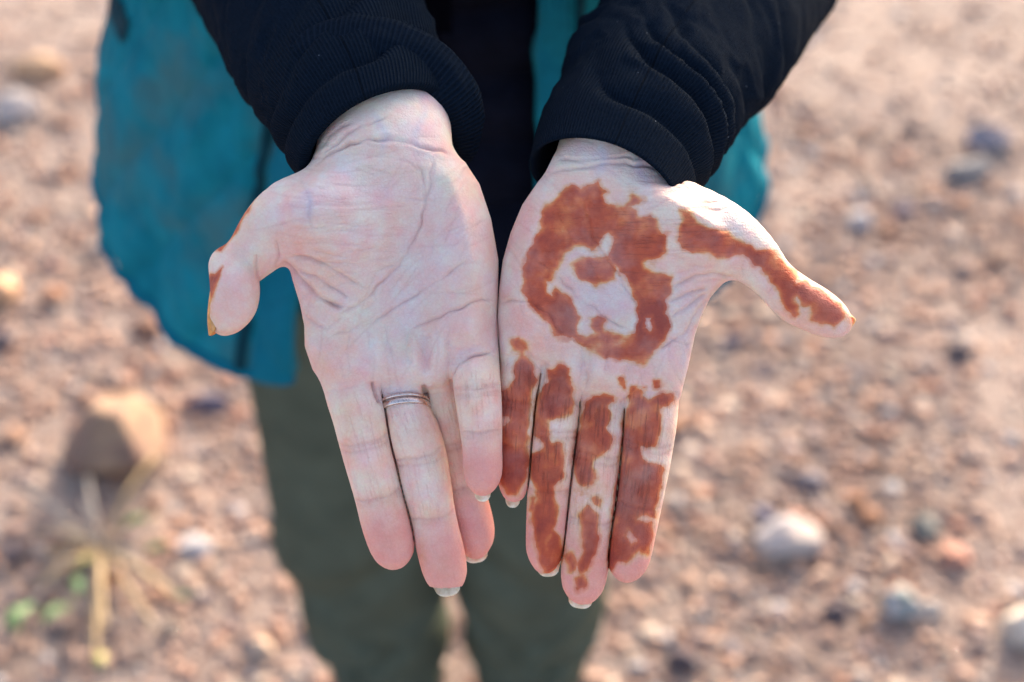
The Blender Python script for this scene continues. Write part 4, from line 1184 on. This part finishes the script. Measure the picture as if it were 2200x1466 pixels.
put_stone('stone', 'whitish pebble right of the thumb web, upper right', 1848, 480, 54, 52, srgb(206, 198, 196), 18, .6)
put_stone('stone', 'dark bluish pebble above the white stone with painted shade', 1640, 1112, 44, 44, srgb(110, 106, 130), 19, .6)
put_stone('stone', 'dark grey stone above and right of the bluish pebble', 1735, 1035, 80, 46, srgb(112, 106, 116), 20, .5)
put_stone('stone', 'dark greenish wedge stone between reddish and whitish stones', 1985, 1140, 64, 84, srgb(120, 118, 112), 21, .5)
put_stone('stone', 'purple brown stone in the upper right, above the thumb', 1935, 455, 62, 44, srgb(120, 104, 116), 22, .5)
put_stone('stone', 'pale pebble left of the vest, at its pocket height', 216, 540, 60, 46, srgb(214, 190, 170), 23, .6)
put_stone('stone', 'pale grey pebble left of the trouser leg at mid shin', 420, 1180, 80, 70, srgb(206, 198, 196), 24, .4)
put_stone('stone', 'dark stone by the left edge under the orange tan stone', 8, 735, 60, 60, srgb(104, 88, 92), 25, .5)

# smaller loose stones that nothing tells apart: one shared shape set
shapes = []
for k in range(8):
    V = stone_verts(ICO1, 40 + k, 1, rng.uniform(.7, 1), rng.uniform(.4, .65), .3)
    for ci in range(5):
        c = PAL[[0, 3, 5, 9, 8][ci]] * rng.uniform(.7, 1.0)
        me = bpy.data.meshes.new('small_stone')
        me.from_pydata([tuple(v) for v in V], [], [tuple(f) for f in ICO1[1]]); me.update()
        me.polygons.foreach_set('use_smooth', np.ones(len(me.polygons), bool))
        at = me.attributes.new('col', 'FLOAT_COLOR', 'POINT'); at.data.foreach_set('color', np.tile(np.append(c, 1), len(V)).astype(np.float32))
        me.materials.append(MAT_STONE); me['hue'] = ci; shapes.append(me)
for k in range(150):
    px = rng.uniform(-120, 2320); py = rng.uniform(-60, 1530)
    x, y, t = ground_at(px, py)
    if abs(x - PX) < .2 and .6 < y < 1.1: continue
    o = bpy.data.objects.new('small_stone', shapes[rng.integers(len(shapes))]); scene.collection.objects.link(o)
    s_ = 0.009 * (1 + rng.pareto(3)); s_ = min(s_, .022)
    o.scale = (s_, s_, s_); o.rotation_euler = (0, 0, rng.uniform(0, 6.28)); o.location = (x, y, s_ * .35)
    cn = ['tan', 'brown', 'pale beige', 'dark grey purple', 'orange'][int(o.data['hue'])]
    tag(o, 'small loose %s stone scattered on the gravel' % cn, 'stone', 'small loose %s stones on the gravel' % cn)

# ------------------------------------------------------------------ dry plants
MAT_STRAW = simple_mat('straw', (0.34, 0.23, 0.115), 0.75, 60, .3)
MAT_TWIG = simple_mat('twig', (0.26, 0.22, 0.185), 0.8, 60, .3)
MAT_LEAF = simple_mat('leaf_green', (0.06, 0.13, 0.035), 0.6, 60, .3)
MAT_LEAFY = simple_mat('leaf_yellow', (0.27, 0.25, 0.07), 0.6, 60, .3)

def tube(pts, radii, nu=8):
    C = catmull([(*p, r) for p, r in zip(pts, radii)], 10)
    T = np.gradient(C[:, :3], axis=0); T /= np.linalg.norm(T, axis=1, keepdims=True) + 1e-9
    ref = np.array([.13, .21, .97]); A = np.cross(T, ref); A /= np.linalg.norm(A, axis=1, keepdims=True) + 1e-9
    B = np.cross(T, A)
    u = np.linspace(0, 2 * math.pi, nu, endpoint=False)
    V = C[:, None, :3] + (A[:, None] * np.cos(u)[None, :, None] + B[:, None] * np.sin(u)[None, :, None]) * C[:, 3][:, None, None]
    i = np.arange(10 * nu).reshape(10, nu)
    F = [tuple(r) for r in np.stack([i[:-1].ravel(), np.roll(i, -1, 1)[:-1].ravel(), np.roll(i, -1, 1)[1:].ravel(), i[1:].ravel()], 1)]
    F += [tuple(i[0][::-1]), tuple(i[-1])]
    return V.reshape(-1, 3), F

def leaf(parent, off, c, d, L, wd, mat):
    d = np.array(d, float); d /= np.linalg.norm(d); s_ = np.cross(d, [0, 0, 1]); s_ /= np.linalg.norm(s_) + 1e-9
    V, F = [], []
    for k in range(7):
        v = k / 6; w_ = wd * math.sin(math.pi * min(1, v * .95 + .04)) ** .8
        for u_ in (-1, 0, 1):
            V.append(np.array(c) + d * L * v + s_ * w_ * u_ + np.array([0, 0, (.25 * abs(u_) * wd) + .25 * L * math.sin(v * 2.6)]))
    for k in range(6):
        for j in range(2):
            F.append((k * 3 + j, k * 3 + j + 1, k * 3 + j + 4, k * 3 + j + 3))
    o = mesh_obj('leaf', np.array(V), F, mat, parent, off)
    m = o.modifiers.new('thickness', 'SOLIDIFY'); m.thickness = 0.0008
    return o

def plant(label, cpx, cpy, stems, leaves):
    x, y, t = ground_at(cpx, cpy)
    off = np.array([x, y, 0.0])
    o = empty('dry_plant', tuple(off)); tag(o, label, 'plant')
    pr = np.random.default_rng(int(cpx))
    extra = [(cpx + math.cos(a_) * l_, cpy + math.sin(a_) * l_ * .8, pr.uniform(.01, .05), pr.uniform(.002, .0036), [MAT_STRAW, MAT_TWIG][k_ % 2])
             for k_, (a_, l_) in enumerate(zip(pr.uniform(0, 6.28, 16), pr.uniform(60, 190, 16)))] if len(leaves) > 4 else []
    for (ex, ey, h, r, mat) in list(stems) + extra:
        r *= 0.6
        X, Y, _ = ground_at(ex, ey)
        a = np.array([x, y, .012]); b = np.array([X, Y, h])
        mid = (a + b) / 2 + np.array([0, 0, .014])
        V, F = tube([a, mid, b], [r, r * .95, r * .8])
        mesh_obj('stem', V, F, mat, o, off)
    for (lx, ly, h, ang, L, mat) in leaves:
        X, Y, _ = ground_at(lx, ly)
        leaf(o, off, (X, Y, h), (math.cos(ang), math.sin(ang), .15), L, L * .17, mat)
    return o
plant('dry straw stalks with a few green leaves in front of the large tan rock', 222, 1195,
      [(60, 1075, .03, .0055, MAT_TWIG), (205, 1080, .05, .006, MAT_TWIG), (345, 1030, .05, .006, MAT_STRAW), (385, 1310, .03, .0075, MAT_STRAW), (340, 1375, .025, .006, MAT_STRAW),
       (215, 1460, .03, .008, MAT_STRAW), (240, 1400, .05, .0075, MAT_STRAW), (60, 1330, .02, .004, MAT_TWIG), (110, 1210, .02, .006, MAT_STRAW), (20, 1290, .02, .003, MAT_TWIG), (300, 1240, .03, .004, MAT_TWIG)],
      [(270, 1165, .03, .3, .035, MAT_LEAF), (320, 1220, .03, .2, .03, MAT_LEAF), (180, 1280, .04, -1.2, .04, MAT_LEAF), (165, 1330, .03, -2.2, .045, MAT_LEAF), (85, 1330, .03, -2.0, .05, MAT_LEAF),
       (60, 1360, .03, -1.6, .03, MAT_LEAF), (180, 1275, .05, .6, .025, MAT_LEAFY), (385, 1310, .03, -.3, .02, MAT_LEAF), (232, 1430, .03, -1.4, .03, MAT_LEAFY)])
plant('small yellow green dry plant seen between the trouser legs', 915, 1330,
      [(900, 1230, .10, .005, MAT_STRAW), (905, 1270, .08, .006, MAT_STRAW), (930, 1400, .05, .006, MAT_STRAW), (915, 1200, .06, .004, MAT_TWIG)],
      [(900, 1280, .06, 1.5, .05, MAT_LEAFY), (910, 1390, .05, -1.2, .05, MAT_LEAFY), (900, 1240, .10, 1.0, .04, MAT_LEAFY)])
